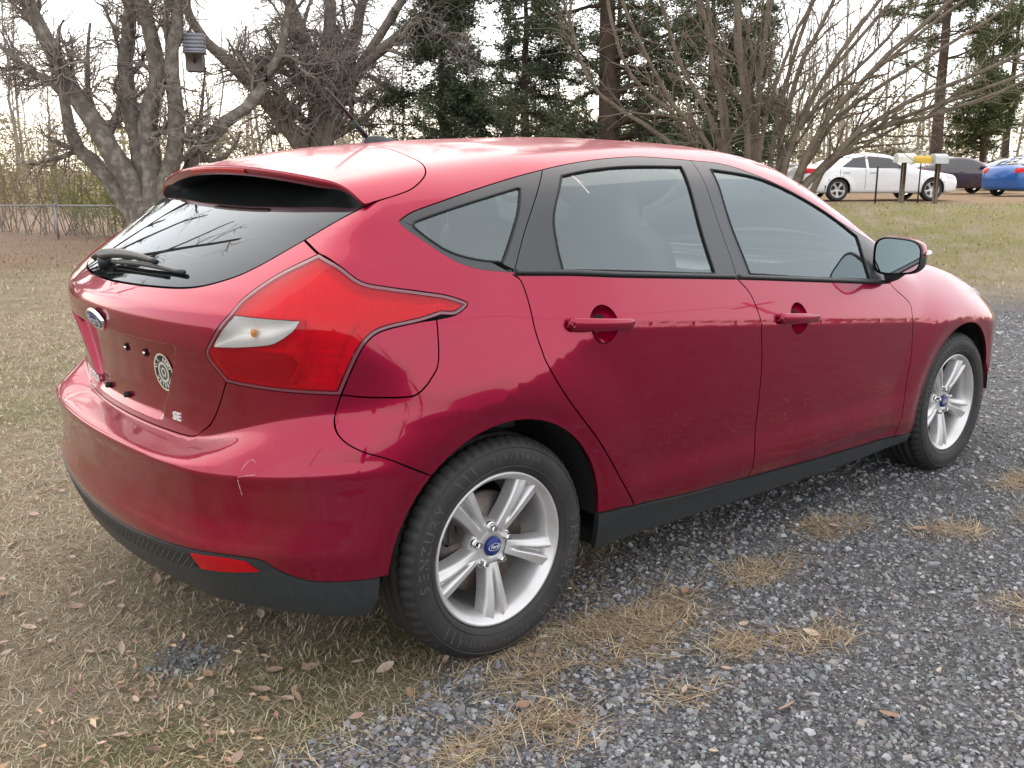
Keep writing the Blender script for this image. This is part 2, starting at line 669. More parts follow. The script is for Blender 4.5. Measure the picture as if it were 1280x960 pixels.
M0 = 175000
x, y = wedge(M0, .75, 9., 38, 1.25)
k = rng.random(M0) > gravel(x, y, .12)
x, y = x[k], y[k]
s_, d_ = sd(x, y)
big = 1 + .22 * np.clip(d_ - 2, 0, 8)
n = len(x)
o = blades('lawn_grass', x, y, rng.uniform(.018, .045, n) * (.8 + .2 * big), rng.uniform(.0016, .0032, n) * big, turf_colour(x, y, .05), (.75, 1.5), VCG)
tag(o, 'short dry winter grass with green tufts around the red car', 'grass', kind='stuff')
M1 = 62000
x, y = wedge(M1, 8.5, 34., 40, 1.1)
k = rng.random(M1) > gravel(x, y)
x, y = x[k], y[k]
s_, d_ = sd(x, y)
n = len(x)
c = turf_colour(x, y, 0.) * .85
lit = ((s01(13, 19, d_) * s01(2, -3, s_)) > rng.random(n))[:, None]
c = np.where(lit, np.array((.33, .22, .16)) * rng.lognormal(0, .3, (n, 1)), c)
bk = ((s01(10, 15, d_) * s01(2, 6, s_)) * .65 > rng.random(n))[:, None]
c = np.where(bk, np.array((.29, .275, .105)) * rng.lognormal(0, .3, (n, 1)), c)
k = ~((d_ > 26.8) & (s_ > 6))
x, y, c, d_ = x[k], y[k], c[k], d_[k]
n = len(x)
o = blades('distant_grass', x, y, rng.uniform(.035, .085, n), rng.uniform(.006, .012, n) * d_ / 12, c, (.6, 1.45), VCG)
tag(o, 'patchy lawn running back to the wire fence and bank', 'grass', kind='stuff')
# straw lying in the gravel and round the wheels
xs_, ys_ = [], []
for X_, Y_, r_ in PATCH:
    m_ = int(800 * (r_ / .2) ** 2 * (1. if X_ < 3 else .4))
    sub = rng.normal(0, r_ * .46, (6, 2)) * (1.25, .7)
    q = sub[rng.integers(0, 6, m_)] + rng.normal(0, r_ * .26, (m_, 2)) * (1.5, .8)
    xs_.append(X_ + q[:, 0])
    ys_.append(Y_ + q[:, 1])
m_ = 4200
a = rng.uniform(-1.6, 3.4, m_)
b = np.interp(a, _bx, _by) + rng.normal(0, .20, m_)
xs_.append(a)
ys_.append(b)
x, y = np.concatenate(xs_), np.concatenate(ys_)
n = len(x)
c = np.array((.40, .305, .20)) * rng.lognormal(-.2, .42, (n, 1))
o = blades('dead_straw', x, y, rng.uniform(.03, .11, n), rng.uniform(.0012, .0026, n), c, (1.25, 1.56), VC, .25, .004)
tag(o, 'brown dead straw lying in tufts over the gravel edge', 'straw', kind='stuff')

# fallen leaves, each its own piece of the ground
LFM = [mat('dry_leaf', c, .7, noise=(30, tuple(q * .6 for q in c), .4, .7)) for c in ((.36, .25, .19), (.45, .33, .27), (.31, .19, .13), (.50, .40, .31))]
leaf_me = []
for i in range(8):
    m_ = MB()
    V = []
    cu = rng.uniform(.15, .5)
    tw = rng.normal(0, .25)
    for e in np.linspace(0, 1, 7):
        hw = .21 * math.sin(math.pi * min(1, .04 + e * .96)) ** .8
        xx = e - .5
        for q in (-1, 0, 1):
            V.append((xx, q * hw, cu * (e - .5) ** 2 + .35 * hw * abs(q) + tw * q * hw * (e - .5)))
    m_.add(V, grid_faces(7, 3), 0)
    leaf_me.append(m_.mesh('leaf', LFM[i % 4]))
k = tries = 0
while k < 290 and tries < 9000:
    tries += 1
    d = 1.0 + 5.2 * rng.random() ** 1.5
    x, y = xy(d * math.tan(R_(rng.uniform(-33, 28))), d)
    gq = gravel(np.array([x]), np.array([y]))[0]
    if rng.random() < gq * .93 or (-.4 < x < 2.9 and abs(y) < .8 and rng.random() < .8):
        continue
    if fbm(np.array([x]), np.array([y]), 1.3, 91)[0] < .42:
        continue
    o = link('leaf', leaf_me[int(rng.integers(0, 8))], ground)
    q = rng.uniform(.022, .058)
    o.scale = (q, q * rng.uniform(.8, 1.3), q)
    o.rotation_euler = (rng.normal(0, .3), rng.normal(0, .25), rng.uniform(0, 6.28))
    o.location = (x, y, float(H(np.array([x]), np.array([y]))[0]) + .012)
    k += 1

# leaf litter too small to pick apart
m_ = 17000
x, y = wedge(m_, .9, 12., 38, 1.3)
kq = (rng.random(m_) > gravel(x, y, .2)) & (rng.random(m_) < s01(.36, .62, fbm(x, y, 1.1, 97)))
x, y = x[kq], y[kq]
n = len(x)
L_ = rng.uniform(.008, .019, n)
Rm = rotm(n, .35)
shp = np.array([(-1, 0, .15), (-.2, .42, .25), (1, 0, .2), (-.2, -.42, .25), (.1, 0, 0)])
V = np.einsum('nij,nkj->nki', Rm, shp[None] * L_[:, None, None]) + np.stack([x, y, H(x, y) + .010], -1)[:, None]
f = np.array([(0, 4, 1), (1, 4, 2), (2, 4, 3), (3, 4, 0)])
c = np.array((.36, .25, .18)) * rng.lognormal(-.1, .35, (n, 1)) + rng.normal(0, .015, (n, 3))
o = link('leaf_litter', np_mesh('leaf_litter', V.reshape(-1, 3), (f[None] + 5 * np.arange(n)[:, None, None]).reshape(-1, 3), VC, 3, np.repeat(np.clip(c, .03, .6), 5, 0)))
tag(o, 'small crumbled brown leaf litter strewn over the lawn', 'leaf litter', kind='stuff')


# ---- trees
def unit(v):
    return v / (np.linalg.norm(v, axis=-1, keepdims=True) + 1e-9)


def spawn(P, Rr, k, L, ang, m, wig, grav, rf, t0=.2, rmin=.003, tipshrink=.6):
    """k side shoots on each of the polylines P (n,m,3) with radii Rr"""
    n, mm = P.shape[:2]
    t = rng.uniform(t0, .99, (n, k))
    f = t * (mm - 1)
    i = np.minimum(f.astype(int), mm - 2)
    fr = (f - i)[..., None]
    rows = np.arange(n)[:, None]
    base = P[rows, i] * (1 - fr) + P[rows, i + 1] * fr
    T = unit(P[rows, i + 1] - P[rows, i])
    rad = Rr[rows, i] * (1 - fr[..., 0]) + Rr[rows, i + 1] * fr[..., 0]
    w_ = rng.normal(0, 1, base.shape)
    w_ = unit(w_ - np.sum(w_ * T, -1, keepdims=True) * T)
    a = rng.uniform(*ang, (n, k))[..., None]
    dr = unit(np.cos(a) * T + np.sin(a) * w_).reshape(-1, 3)
    base, rad, t = base.reshape(-1, 3), rad.ravel(), t.ravel()
    ln = rng.uniform(*L, len(base)) * (1 - tipshrink * t)
    Q = [base]
    for _ in range(m - 1):
        dr = unit(dr + rng.normal(0, wig, dr.shape) + np.array((0, 0, grav)))
        Q.append(Q[-1] + dr * (ln / (m - 1))[:, None])
    Q = np.stack(Q, 1)
    r0 = np.maximum(rad * rf * rng.uniform(.7, 1., len(rad)), rmin)
    R2 = r0[:, None] * np.linspace(1, .4, m)[None]
    return Q, np.maximum(R2, rmin * .6)


def tubes(P, Rr, k):
    """tubes along many polylines at once -> V, quads"""
    n, m = P.shape[:2]
    T = unit(np.gradient(P, axis=1))
    ref = np.where(np.abs(T[..., 2:3]) < .85, np.array((0, 0, 1.)), np.array((1., 0, 0)))
    a = unit(np.cross(ref, T))
    b = np.cross(T, a)
    th = np.linspace(0, 2 * np.pi, k, endpoint=False)
    V = P[:, :, None] + Rr[:, :, None, None] * (np.cos(th)[:, None] * a[:, :, None] + np.sin(th)[:, None] * b[:, :, None])
    ix = np.arange(n * m * k).reshape(n, m, k)
    j = np.roll(ix, -1, 2)
    q = np.stack([ix[:, :-1], j[:, :-1], j[:, 1:], ix[:, 1:]], -1).reshape(-1, 4)
    return V.reshape(-1, 3), q


def cat(parts):
    V, Q, k = [], [], 0
    for v, q in parts:
        V.append(v)
        Q.append(q + k)
        k += len(v)
    return np.concatenate(V), np.concatenate(Q)


def resample(P, Rr, m):
    P, Rr = np.asarray(P, float), np.asarray(Rr, float)
    Q = np.vstack([2 * P[0] - P[1], P, 2 * P[-1] - P[-2]])
    o, r = [], []
    for t in np.linspace(0, len(P) - 1, m):
        i = min(int(t), len(P) - 2)
        u = t - i
        p0, p1, p2, p3 = Q[i:i + 4]
        o.append(.5 * (2 * p1 + (p2 - p0) * u + (2 * p0 - 5 * p1 + 4 * p2 - p3) * u * u + (3 * p1 - p0 - 3 * p2 + p3) * u ** 3))
        r.append(Rr[i] * (1 - u) + Rr[i + 1] * u)
    return np.array(o), np.array(r)


def bark(name, c1, c2, scale=6, lichen=None):
    m = mat(name, c1, .95, noise=(scale, c2, .46, .70), bump=(scale * 4, .8, .04), spec=.1)
    return m


BARK_A = bark('grey_bark', (.17, .152, .132), (.34, .32, .28), 5)
BARK_B = bark('grey_brown_bark', (.19, .165, .142), (.28, .25, .22), 5)
BARK_C = bark('brown_bark', (.20, .165, .13), (.115, .092, .074), 6)
BARK_P = bark('pine_bark', (.085, .062, .048), (.050, .040, .034), 4)
TWIG = mat('grey_twigs', (.30, .265, .235), .9, spec=.1)
TWIGB = mat('brown_twigs', (.22, .18, .145), .9, spec=.1)


def bare_tree(name, label, s, d, limbs, scale, levels, bm, tm, group=None, k0=8, m=16):
    """limbs: list of (points (across, up, toward camera), radii) in metres"""
    x, y = xy(s, d)
    base = np.array((x, y, float(H(np.array([x]), np.array([y]))[0]) - .15))
    RG, FW = np.array((.7624, -.6471, 0)), np.array((.647, .7625, 0))
    Ps, Rs = [], []
    for pts, rad in limbs:
        P = np.array([base + RG * p[0] - FW * p[2] + np.array((0, 0, p[1])) for p in pts])
        P, r = resample(P, rad, m)
        P[1:] += rng.normal(0, .02, P[1:].shape) * scale
        Ps.append(P)
        Rs.append(r)
    P, Rr = np.stack(Ps), np.stack(Rs)
    root = empty(name, base)
    tag(root, label, 'tree', group)
    V, q = tubes(P - base, Rr, 10)
    link('trunk', np_mesh('trunk', V, q, bm, 4, None, True), root)
    thick, thin = [], []
    cur = [(P, Rr)]
    for li, (k, L, ang, mm, wig, grav, rf, t0, rmin, sides) in enumerate(levels):
        nxt = [spawn(p, r, k, L, ang, mm, wig, grav, rf, t0, rmin) for p, r in cur]
        for p, r in nxt:
            (thick if li == 0 else thin).append(tubes(p - base, r, sides))
        cur = nxt if li else cur[:0] + nxt
    if thick:
        V, q = cat(thick)
        tag(link('limbs', np_mesh('limbs', V, q, bm, 4, None, True), root), kind='stuff')
    if thin:
        V, q = cat(thin)
        o = link('crown', np_mesh('crown', V, q, tm, 4, None, True), root)
    return root


def px_limbs(px0, py0, sc, lines):
    """limbs traced as they stand, in metres from the tree's foot"""
    out = []
    for pts, r0, r1, dep in lines:
        n = len(pts)
        P = [((a - px0) * sc, (py0 - b) * sc + .15, dep * i / (n - 1)) for i, (a, b) in enumerate(pts)]
        out.append((P, list(np.linspace(r0, r1, n))))
    return out


# (side shoots: number, length, angle, nodes, wiggle, gravity, radius factor, start, least radius, sides)
LV_A = [(12, (1.2, 3.6), (.35, 1.1), 8, .22, .05, .50, .22, .024, 5),
        (10, (.7, 2.0), (.4, 1.2), 6, .30, .02, .5, .12, .013, 3),
        (9, (.4, 1.3), (.4, 1.2), 5, .34, -.02, .7, .12, .0085, 3)]
sA = .0226
treeA = bare_tree('bare_tree', 'large bare tree with several thick lichen-spotted trunks beside the wire fence', -10.3, 27.5,
                  px_limbs(185, 290, sA, [([(172, 290), (165, 225), (128, 150), (98, 90), (68, 10), (50, -90), (30, -170)], .36, .10, .8),
                                          ([(165, 290), (150, 245), (105, 190), (78, 160), (68, 105), (25, 75), (-20, 40)], .30, .06, -1.2),
                                          ([(180, 290), (176, 230), (170, 160), (162, 85), (172, 10), (180, -90), (170, -180)], .34, .09, -.4),
                                          ([(190, 290), (188, 220), (190, 150), (208, 80), (198, 0), (215, -90), (225, -170)], .36, .09, .5),
                                          ([(196, 290), (206, 225), (228, 160), (232, 75), (247, 10), (262, -70), (300, -150)], .30, .08, 1.2),
                                          ([(200, 290), (215, 225), (256, 165), (318, 112), (352, 55), (372, -20), (400, -90)], .26, .06, -.6)]), 1.5, LV_A, BARK_A, TWIG)
LV_B = [(12, (1.4, 4.0), (.35, 1.1), 8, .20, .03, .50, .2, .024, 5),
        (12, (.8, 2.4), (.4, 1.2), 7, .28, -.07, .5, .12, .013, 3),
        (9, (.5, 1.5), (.4, 1.3), 6, .34, -.14, .7, .12, .0085, 3)]
sB = .0250
treeB = bare_tree('bare_tree', 'bare tree with drooping pale twigs standing behind the roof of the red hatchback', -6.1, 30,
                  px_limbs(402, 290, sB, [([(398, 290), (392, 195), (352, 135), (318, 100), (270, 40), (250, -50)], .34, .09, .8),
                                          ([(402, 290), (404, 170), (402, 95), (375, 0), (360, -110)], .40, .10, -.5),
                                          ([(404, 290), (412, 165), (420, 90), (432, 0), (425, -110)], .36, .09, .6),
                                          ([(407, 290), (415, 170), (445, 80), (470, 0), (510, -90)], .32, .08, -.9),
                                          ([(408, 290), (420, 180), (470, 95), (540, 45), (600, 10), (660, -40)], .24, .05, 2.0),
                                          ([(408, 290), (418, 180), (450, 110), (520, 20), (560, -60), (600, -120)], .22, .05, 1.2)]), 1.5, LV_B, BARK_B, TWIG)
LV_C = [(12, (.7, 2.2), (.2, .8), 7, .16, .03, .55, .2, .010, 4),
        (7, (.4, 1.2), (.3, .9), 5, .22, .0, .6, .2, .0065, 3)]
sC = .01435
tops = [(700, 10, 735, 110, -.8), (735, -30, 770, 90, .6), (765, 40, 820, 130, 1.2), (800, -40, 838, 80, -.5), (828, -60, 862, 60, .9), (862, -60, 885, 60, -1.1), (903, -80, 905, 50, .1), (938, -70, 928, 60, .8), (965, -60, 945, 70, -.9),
        (1000, -40, 968, 80, .5), (1035, -20, 985, 95, -.4), (1075, -10, 1005, 100, 1.0), (1115, 0, 1015, 115, -1.2), (1160, 20, 1040, 120, .4), (1215, 30, 1070, 120, -.2), (1275, 60, 1090, 140, .9), (1290, 85, 1110, 150, -.3), (1085, 55, 1000, 140, .2), (880, 0, 900, 110, 1.6), (1180, -20, 1055, 95, 1.3), (985, -20, 940, 110, 1.7)]
lines = []
for i, (tx, ty, mx_, my, dep) in enumerate(tops):
    bx = 932 + (tx - 960) * .12 + rng.normal(0, 6)
    lines.append(([(bx, 303), (bx * .6 + mx_ * .4, 258 * .5 + my * .5), (mx_, my), (tx, ty), (tx + (tx - mx_) * .5, ty - 70)], rng.uniform(.045, .075) if i != 6 else .12, .014, dep))
lines.append(([(948, 303), (990, 232), (1035, 192), (1058, 168), (1120, 152), (1190, 130), (1262, 92)], .085, .016, .6))
bushC = bare_tree('bare_shrub_tree', 'bare many-stemmed tree fanning out between the red roof and the white sedan', 4.25, 17,
                  px_limbs(932, 303, sC, lines), .8, LV_C, BARK_C, TWIGB)


def leaf_tris(P, per, size, spread, c1, c2, flat=1.):
    """small pointed leaves scattered about the points P -> V, F, colours"""
    n = len(P) * per
    b = np.repeat(P, per, 0) + rng.normal(0, spread, (n, 3)) * (1, 1, flat)
    u = unit(rng.normal(0, 1, (n, 3)) * (1, 1, .6))
    w_ = unit(np.cross(u, rng.normal(0, 1, (n, 3))))
    L = size * rng.uniform(.6, 1.5, (n, 1))
    V = np.stack([b - w_ * L * .16, b + w_ * L * .16, b + u * L], 1)
    t = rng.random((n, 1))
    c = (np.array(c1) * (1 - t) + np.array(c2) * t) * rng.lognormal(0, .25, (n, 1))
    return V.reshape(-1, 3), np.arange(n * 3).reshape(-1, 3), np.repeat(c, 3, 0)


FOL = vcol_mat('foliage', .7, .25, .3)


def conifer(name, label, s, d, h, r, nb, bl, low, per, size, c1, c2, droop=-.05, group=None, lean=0., sub=6, bare=False):
    x, y = xy(s, d)
    base = np.array((x, y, float(H(np.array([x]), np.array([y]))[0]) - .1))
    root = empty(name, base)
    tag(root, label, 'tree', group)
    m = 14
    z = np.linspace(0, h, m)
    P = np.stack([np.cumsum(rng.normal(lean, .05, m)) * .5, np.cumsum(rng.normal(0, .05, m)) * .5, z], -1)[None]
    Rr = (r * (1 - .9 * z / h))[None]
    V, q = tubes(P, Rr, 10)
    link('trunk', np_mesh('trunk', V, q, BARK_P, 4, None, True), root)
    b, br = spawn(P, Rr, nb, bl, (1.15, 1.75), 7, .10, droop, .30, low, .02, .75)
    b2, br2 = spawn(b, br, sub, (.3 * bl[0], .42 * bl[1]), (.5, 1.1), 5, .18, droop * .6, .5, .2, .008)
    V, q = cat([tubes(b, br, 4), tubes(b2, br2, 3)])
    tag(link('limbs', np_mesh('limbs', V, q, BARK_P, 4, None, True), root), kind='stuff')
    pts = np.concatenate([b2[:, 1:].reshape(-1, 3), b[:, 3:].reshape(-1, 3)])
    pts = pts[rng.random(len(pts)) < .85]
    V, f, c = leaf_tris(pts, per, size, size * .9, c1, c2, .6)
    link('crown', np_mesh('crown', V, f, FOL, 3, c), root)
    return root


GRN1, GRN2 = (.050, .070, .042), (.105, .125, .070)
conifer('evergreen_tree', 'dark evergreen with a straight black trunk rising behind the red roof', 2.5, 27, 13, .34, 80, (2.2, 4.8), .10, 22, .105, GRN1, GRN2, -.03, sub=9)
conifer('evergreen_tree', 'low dense evergreen behind the aerial of the red hatchback', -2.0, 29, 7.0, .2, 90, (1.8, 3.6), .06, 26, .105, GRN1, GRN2, -.05, sub=9)
conifer('evergreen_tree', 'dense evergreen standing beside the straight black evergreen trunk', .5, 33, 9.0, .22, 80, (1.8, 3.8), .05, 22, .115, GRN1, GRN2, -.05, sub=9)
conifer('evergreen_tree', 'evergreen glimpsed through the bare many-stemmed tree', 6.3, 31, 8.0, .2, 70, (1.6, 3.2), .06, 18, .12, GRN1, (.07, .09, .04), -.04, sub=8)
conifer('evergreen_tree', 'broad evergreen filling the gap behind the thick upright stem of the many-stemmed tree', 3.9, 36, 10, .22, 60, (1.8, 3.6), .05, 15, .13, GRN1, (.09, .11, .06), -.04, sub=8)
conifer('evergreen_tree', 'low evergreen behind the trunk lid of the white sedan', 9.8, 40, 7.5, .2, 60, (1.6, 3.2), .04, 13, .14, GRN1, (.10, .12, .06), -.04, sub=8)
conifer('pine_tree', 'tall pine with a clear trunk behind the mailboxes', 20.6, 47, 17, .32, 46, (2.4, 5.2), .30, 26, .17, (.07, .075, .03), (.09, .12, .05), .0, group=None)
conifer('pine_tree', 'slim pine behind the blue car', 27.2, 56, 9.5, .2, 44, (1.8, 3.6), .22, 22, .2, (.08, .085, .035), (.10, .13, .055), .0)
conifer('pine_tree', 'pine leaning over the far right of the parked cars', 31.5, 62, 15, .25, 44, (2, 4.2), .3, 18, .2, (.07, .075, .03), (.09, .12, .05), .0)
conifer('pine_tree', 'thin bare-stemmed pine next to the tall clear-trunked pine', 22.6, 52, 15, .17, 30, (1.4, 3.0), .55, 16, .17, (.07, .075, .03), (.09, .12, .05), .0)

# far wood: one mass of trunks, twigs and scrub
def far_wood():
    n = 165
    a = np.radians(rng.uniform(-40, 42, n))
    d = rng.uniform(62, 120, n)
    x, y = xy(d * np.tan(a), d)
    z = H(x, y)
    h = rng.uniform(7, 16, n) * (1 + .5 * s01(5, 30, np.degrees(a)))
    m = 7
    P = np.stack([x, y, z], -1)[:, None] + np.linspace(0, 1, m)[None, :, None] * np.stack([rng.normal(0, .5, n), rng.normal(0, .5, n), h], -1)[:, None]
    P[:, 1:] += rng.normal(0, .12, P[:, 1:].shape)
    Rr = rng.uniform(.07, .16, n)[:, None] * np.linspace(1, .3, m)
    b, br = spawn(P, Rr, 17, (1., 4.2), (.4, 1.2), 5, .22, .05, .5, .12, .032)
    b2, br2 = spawn(b, br, 4, (.6, 1.9), (.4, 1.1), 4, .3, .0, .6, .2, .020)
    V, q = cat([tubes(P, Rr, 5), tubes(b, br, 3), tubes(b2, br2, 3)])
    o = link('far_wood', np_mesh('far_wood', V, q, mat('far_twigs_hazed', (.27, .235, .21), .95, spec=.05), 4))  # twig colour lightened to stand in for haze over the distance
    tag(o, 'hazy bare winter wood behind the whole yard', 'wood', kind='stuff')
    k = 1300
    a = np.radians(rng.uniform(-40, 42, k))
    d = rng.uniform(50, 100, k)
    x, y = xy(d * np.tan(a), d)
    p = np.stack([x, y, H(x, y) + rng.uniform(.1, 1., k) ** 2 * 5.5], -1)
    V, f, c = leaf_tris(p, 60, .34, .75, (.20, .19, .11), (.32, .26, .18), .6)
    o = link('far_scrub', np_mesh('far_scrub', V, f, FOL, 3, c))
    tag(o, 'olive and brown undergrowth at the foot of the far wood', 'scrub', kind='stuff')


far_wood()


def shrub(name, label, s, d, h, wd, stems, per, c1, c2, size=.07):
    x, y = xy(s, d)
    base = np.array((x, y, float(H(np.array([x]), np.array([y]))[0]) - .05))
    root = empty(name, base)
    tag(root, label, 'shrub')
    P = np.zeros((stems, 6, 3))
    dr = np.stack([rng.normal(0, .35, stems), rng.normal(0, .35, stems), np.ones(stems)], -1)
    P[:, 0, :2] = rng.normal(0, wd * .3, (stems, 2))
    for i in range(1, 6):
        dr = unit(dr + rng.normal(0, .12, dr.shape))
        P[:, i] = P[:, i - 1] + dr * h / 5 * rng.uniform(.7, 1.1, (stems, 1))
    Rr = np.full((stems, 6), .014) * np.linspace(1, .4, 6)
    b, br = spawn(P, Rr, 6, (.3, .9), (.3, .9), 5, .2, .02, .6, .2, .004)
    V, q = cat([tubes(P, Rr, 4), tubes(b, br, 3)])
    tag(link('stems', np_mesh('stems', V, q, TWIGB, 4), root), kind='stuff')
    pts = np.concatenate([P[:, 1:].reshape(-1, 3), b.reshape(-1, 3)])
    V, f, c = leaf_tris(pts, per, size, .10, c1, c2)
    link('crown', np_mesh('crown', V, f, FOL, 3, c), root)


shrub('shrub', 'yellow-green leafing shrub behind the wire fence next to the thick trunks', -12.2, 30, 2.4, 1.6, 40, 7, (.17, .23, .04), (.28, .30, .08))
shrub('shrub', 'olive thicket behind the fence post', -14.4, 31, 3.6, 1.8, 46, 3, (.17, .19, .06), (.27, .24, .11))
shrub('shrub', 'loose straw-coloured thicket farther along the wire fence', -17.2, 32, 3.2, 1.8, 40, 2, (.22, .20, .08), (.30, .24, .13))
shrub('shrub', 'bare brown brush between the two bare trees', -8.4, 33, 3.8, 2.0, 46, 2, (.17, .15, .07), (.22, .17, .10))

# trees that stand beside and behind the photographer (seen in the paint and the glass)
def yard_tree(x, y, h, label, k=5, name='bare_tree'):
    s, d = sd(x, y)
    limbs = []
    for i in range(k):
        a = 6.283 * i / k + rng.normal(0, .3)
        f = rng.uniform(.25, .5)
        limbs.append(([(0, 0, 0), (.3 * math.cos(a), h * .22, .3 * math.sin(a)), (h * f * .5 * math.cos(a), h * .55, h * f * .5 * math.sin(a)), (h * f * math.cos(a), h, h * f * math.sin(a))], [h * .028, h * .02, h * .012, h * .004]))
    bare_tree(name, label, s, d, limbs, 1.2, [(8, (1.2, 3.2), (.4, 1.1), 6, .2, .03, .5, .25, .025, 4), (7, (.6, 1.8), (.4, 1.2), 5, .28, 0, .5, .15, .014, 3)], BARK_B, TWIG, m=10)


yard_tree(1.3, 22, 13, 'bare tree mirrored in the rear window glass, left of the lawn')
yard_tree(-3.2, 20, 11, 'taller bare tree at the far corner of the lawn')
s_, d_ = sd(-.9, 13.2)
conifer('evergreen_tree', 'evergreen at the lawn edge mirrored low in the rear window', s_, d_, 6.2, .2, 60, (1.2, 2.2), .06, 9, .18, GRN1, GRN2, -.05)
yard_tree(2.0, -62, 9, 'bare tree across the drive mirrored in the doors')
yard_tree(14.0, -66, 10, 'bare tree beyond the drive mirrored in the front wing')
s_, d_ = sd(-19.0, -58)
conifer('evergreen_tree', 'evergreen across the drive mirrored in the fuel flap', s_, d_, 7, .2, 60, (1.6, 3.0), .08, 9, .2, GRN1, GRN2, -.04)

# ---- wire fence on the left
def fence():
    root = empty('wire_fence', (*xy(-16, 28), 0))
    b = root.location
    tag(root, 'galvanised chain-link fence along the edge of the lawn', 'fence')
    zm = mat('galvanised_steel', (.34, .35, .36), .5, .6)
    line = [(-26, 26.6), (-20.2, 27.4), (-13.45, 28.2), (-9.6, 28.7), (-4, 29.2)]
    P = []
    for s, d in line:
        x, y = xy(s, d)
        P.append(np.array((x, y, float(H(np.array([x]), np.array([y]))[0]))))
    for p in P:
        lv, lf = lathe([(.036, 1.0), (.036, 1.02), (.02, 1.045), (.001, 1.05)], 10, 'z')
        o = MB().add(*tube([p - np.array(b), p + (0, 0, 1.0) - np.array(b)], .032, 10)).add(lv + p - np.array(b), lf)
        o.build('post', zm, root)
    for p, q in zip(P[:-1], P[1:]):
        MB().add(*tube([p + (0, 0, .985) - np.array(b), q + (0, 0, .985) - np.array(b)], .024, 8)).build('rail', zm, root)
    # diamond wire
    W = []
    for p, q in zip(P[:-1], P[1:]):
        L = np.linalg.norm(q - p)
        n = int(L / .075)
        for i in range(-13, n):
            for sg in (1, -1):
                t0, t1 = (i, i + 13) if sg > 0 else (i + 13, i)
                a, c = [], []
                u0, u1 = i * .075 / L, (i + 13) * .075 / L
                lo, hi = max(u0, 0), min(u1, 1)
                if hi <= lo:
                    continue
                h0, h1 = (lo - u0) / (u1 - u0), (hi - u0) / (u1 - u0)
                if sg < 0:
                    h0, h1 = 1 - h0, 1 - h1
                W.append((p + (q - p) * lo + (0, 0, .02 + .95 * h0) - np.array(b), p + (q - p) * hi + (0, 0, .02 + .95 * h1) - np.array(b)))
    W = np.array(W)
    V, q = tubes(W, np.full(W.shape[:2], .0022), 3)
    o = link('wire_mesh', np_mesh('wire_mesh', V, q, zm, 4), root)
    o['kind'] = 'stuff'


fence()

# ---- crate hung in the big bare tree
x, y = xy(-8.7, 27.2)
nb = empty('hanging_crate', (x, y, 4.05))
nb.rotation_euler = (0, 0, -.5)
nb.scale = (.85, .85, .8)
tag(nb, 'blue-grey crate hung high between the limbs of the lichen-spotted tree', 'crate')
CRB, CRW = mat('blue_grey_plastic', (.30, .31, .36), .7), mat('old_crate_wood', (.32, .275, .24), .9)
for i in range(5):
    for yy_ in (-.32, .32):
        MB().add(*box(0, yy_, .70 + .12 * i, .66, .03, .085)).build('slat', CRB, nb)
        MB().add(*box(yy_, 0, .70 + .12 * i, .03, .60, .085)).build('slat', CRB, nb)
MB().add(*box(0, 0, .62, .70, .68, .04)).build('floor', CRB, nb)
MB().add(*box(0, 0, .30, .56, .54, .60, .02)).build('lower_box', CRW, nb)
for sx_ in (-.3, .3):
    MB().add(*tube([(sx_, 0, 1.2), (sx_ * .3, .1, 1.75)], .012, 6)).build('rope', CRW, nb)

# ---- mailboxes on their posts
WOODP = mat('weathered_post', (.24, .20, .15), .9, noise=(9, (.16, .13, .10), .4, .7))
def mailbox(name, label, s, d, hz, post_r, wood, boxm, w_, h_, l_, yaw, cat_='mailbox'):
    x, y = xy(s, d)
    z = float(H(np.array([x]), np.array([y]))[0])
    root = empty(name, (x, y, z))
    root.rotation_euler = (0, 0, yaw)
    tag(root, label, cat_)
    if wood:
        MB().add(*box(0, 0, hz / 2 - .05, post_r * 2, post_r * 2, hz + .1, .012)).build('post', WOODP, root)
    else:
        MB().add(*tube([(0, 0, -.1), (0, 0, hz)], post_r, 8)).build('post', PMET, root)
    if not w_:
        return
    m = MB()
    a = np.linspace(0, math.pi, 13)
    prof = [(-w_ / 2, 0)] + [(-w_ / 2 * math.cos(t), h_ * .55 + h_ * .45 * math.sin(t)) for t in a] + [(w_ / 2, 0)]
    V = np.array([(l_ / 2 * e, q[0], hz + q[1]) for e in (-1, 1) for q in prof])
    k = len(prof)
    m.add(V, [(j, (j + 1) % k, k + (j + 1) % k, k + j)[::-1] for j in range(k)] + [tuple(range(k))], 0, smooth=False)
    m.build('box', boxm, root)
    dm = MB()
    V = np.array([(l_ / 2 + .004 + .012 * e, q[0] * 1.06, hz + q[1] * 1.04 - .004) for e in (0, 1) for q in prof])
    dm.add(V, [(j, (j + 1) % k, k + (j + 1) % k, k + j)[::-1] for j in range(k)] + [tuple(range(k)), tuple(range(k, 2 * k))[::-1]], 0, smooth=False)
    dm.build('door', boxm, root)


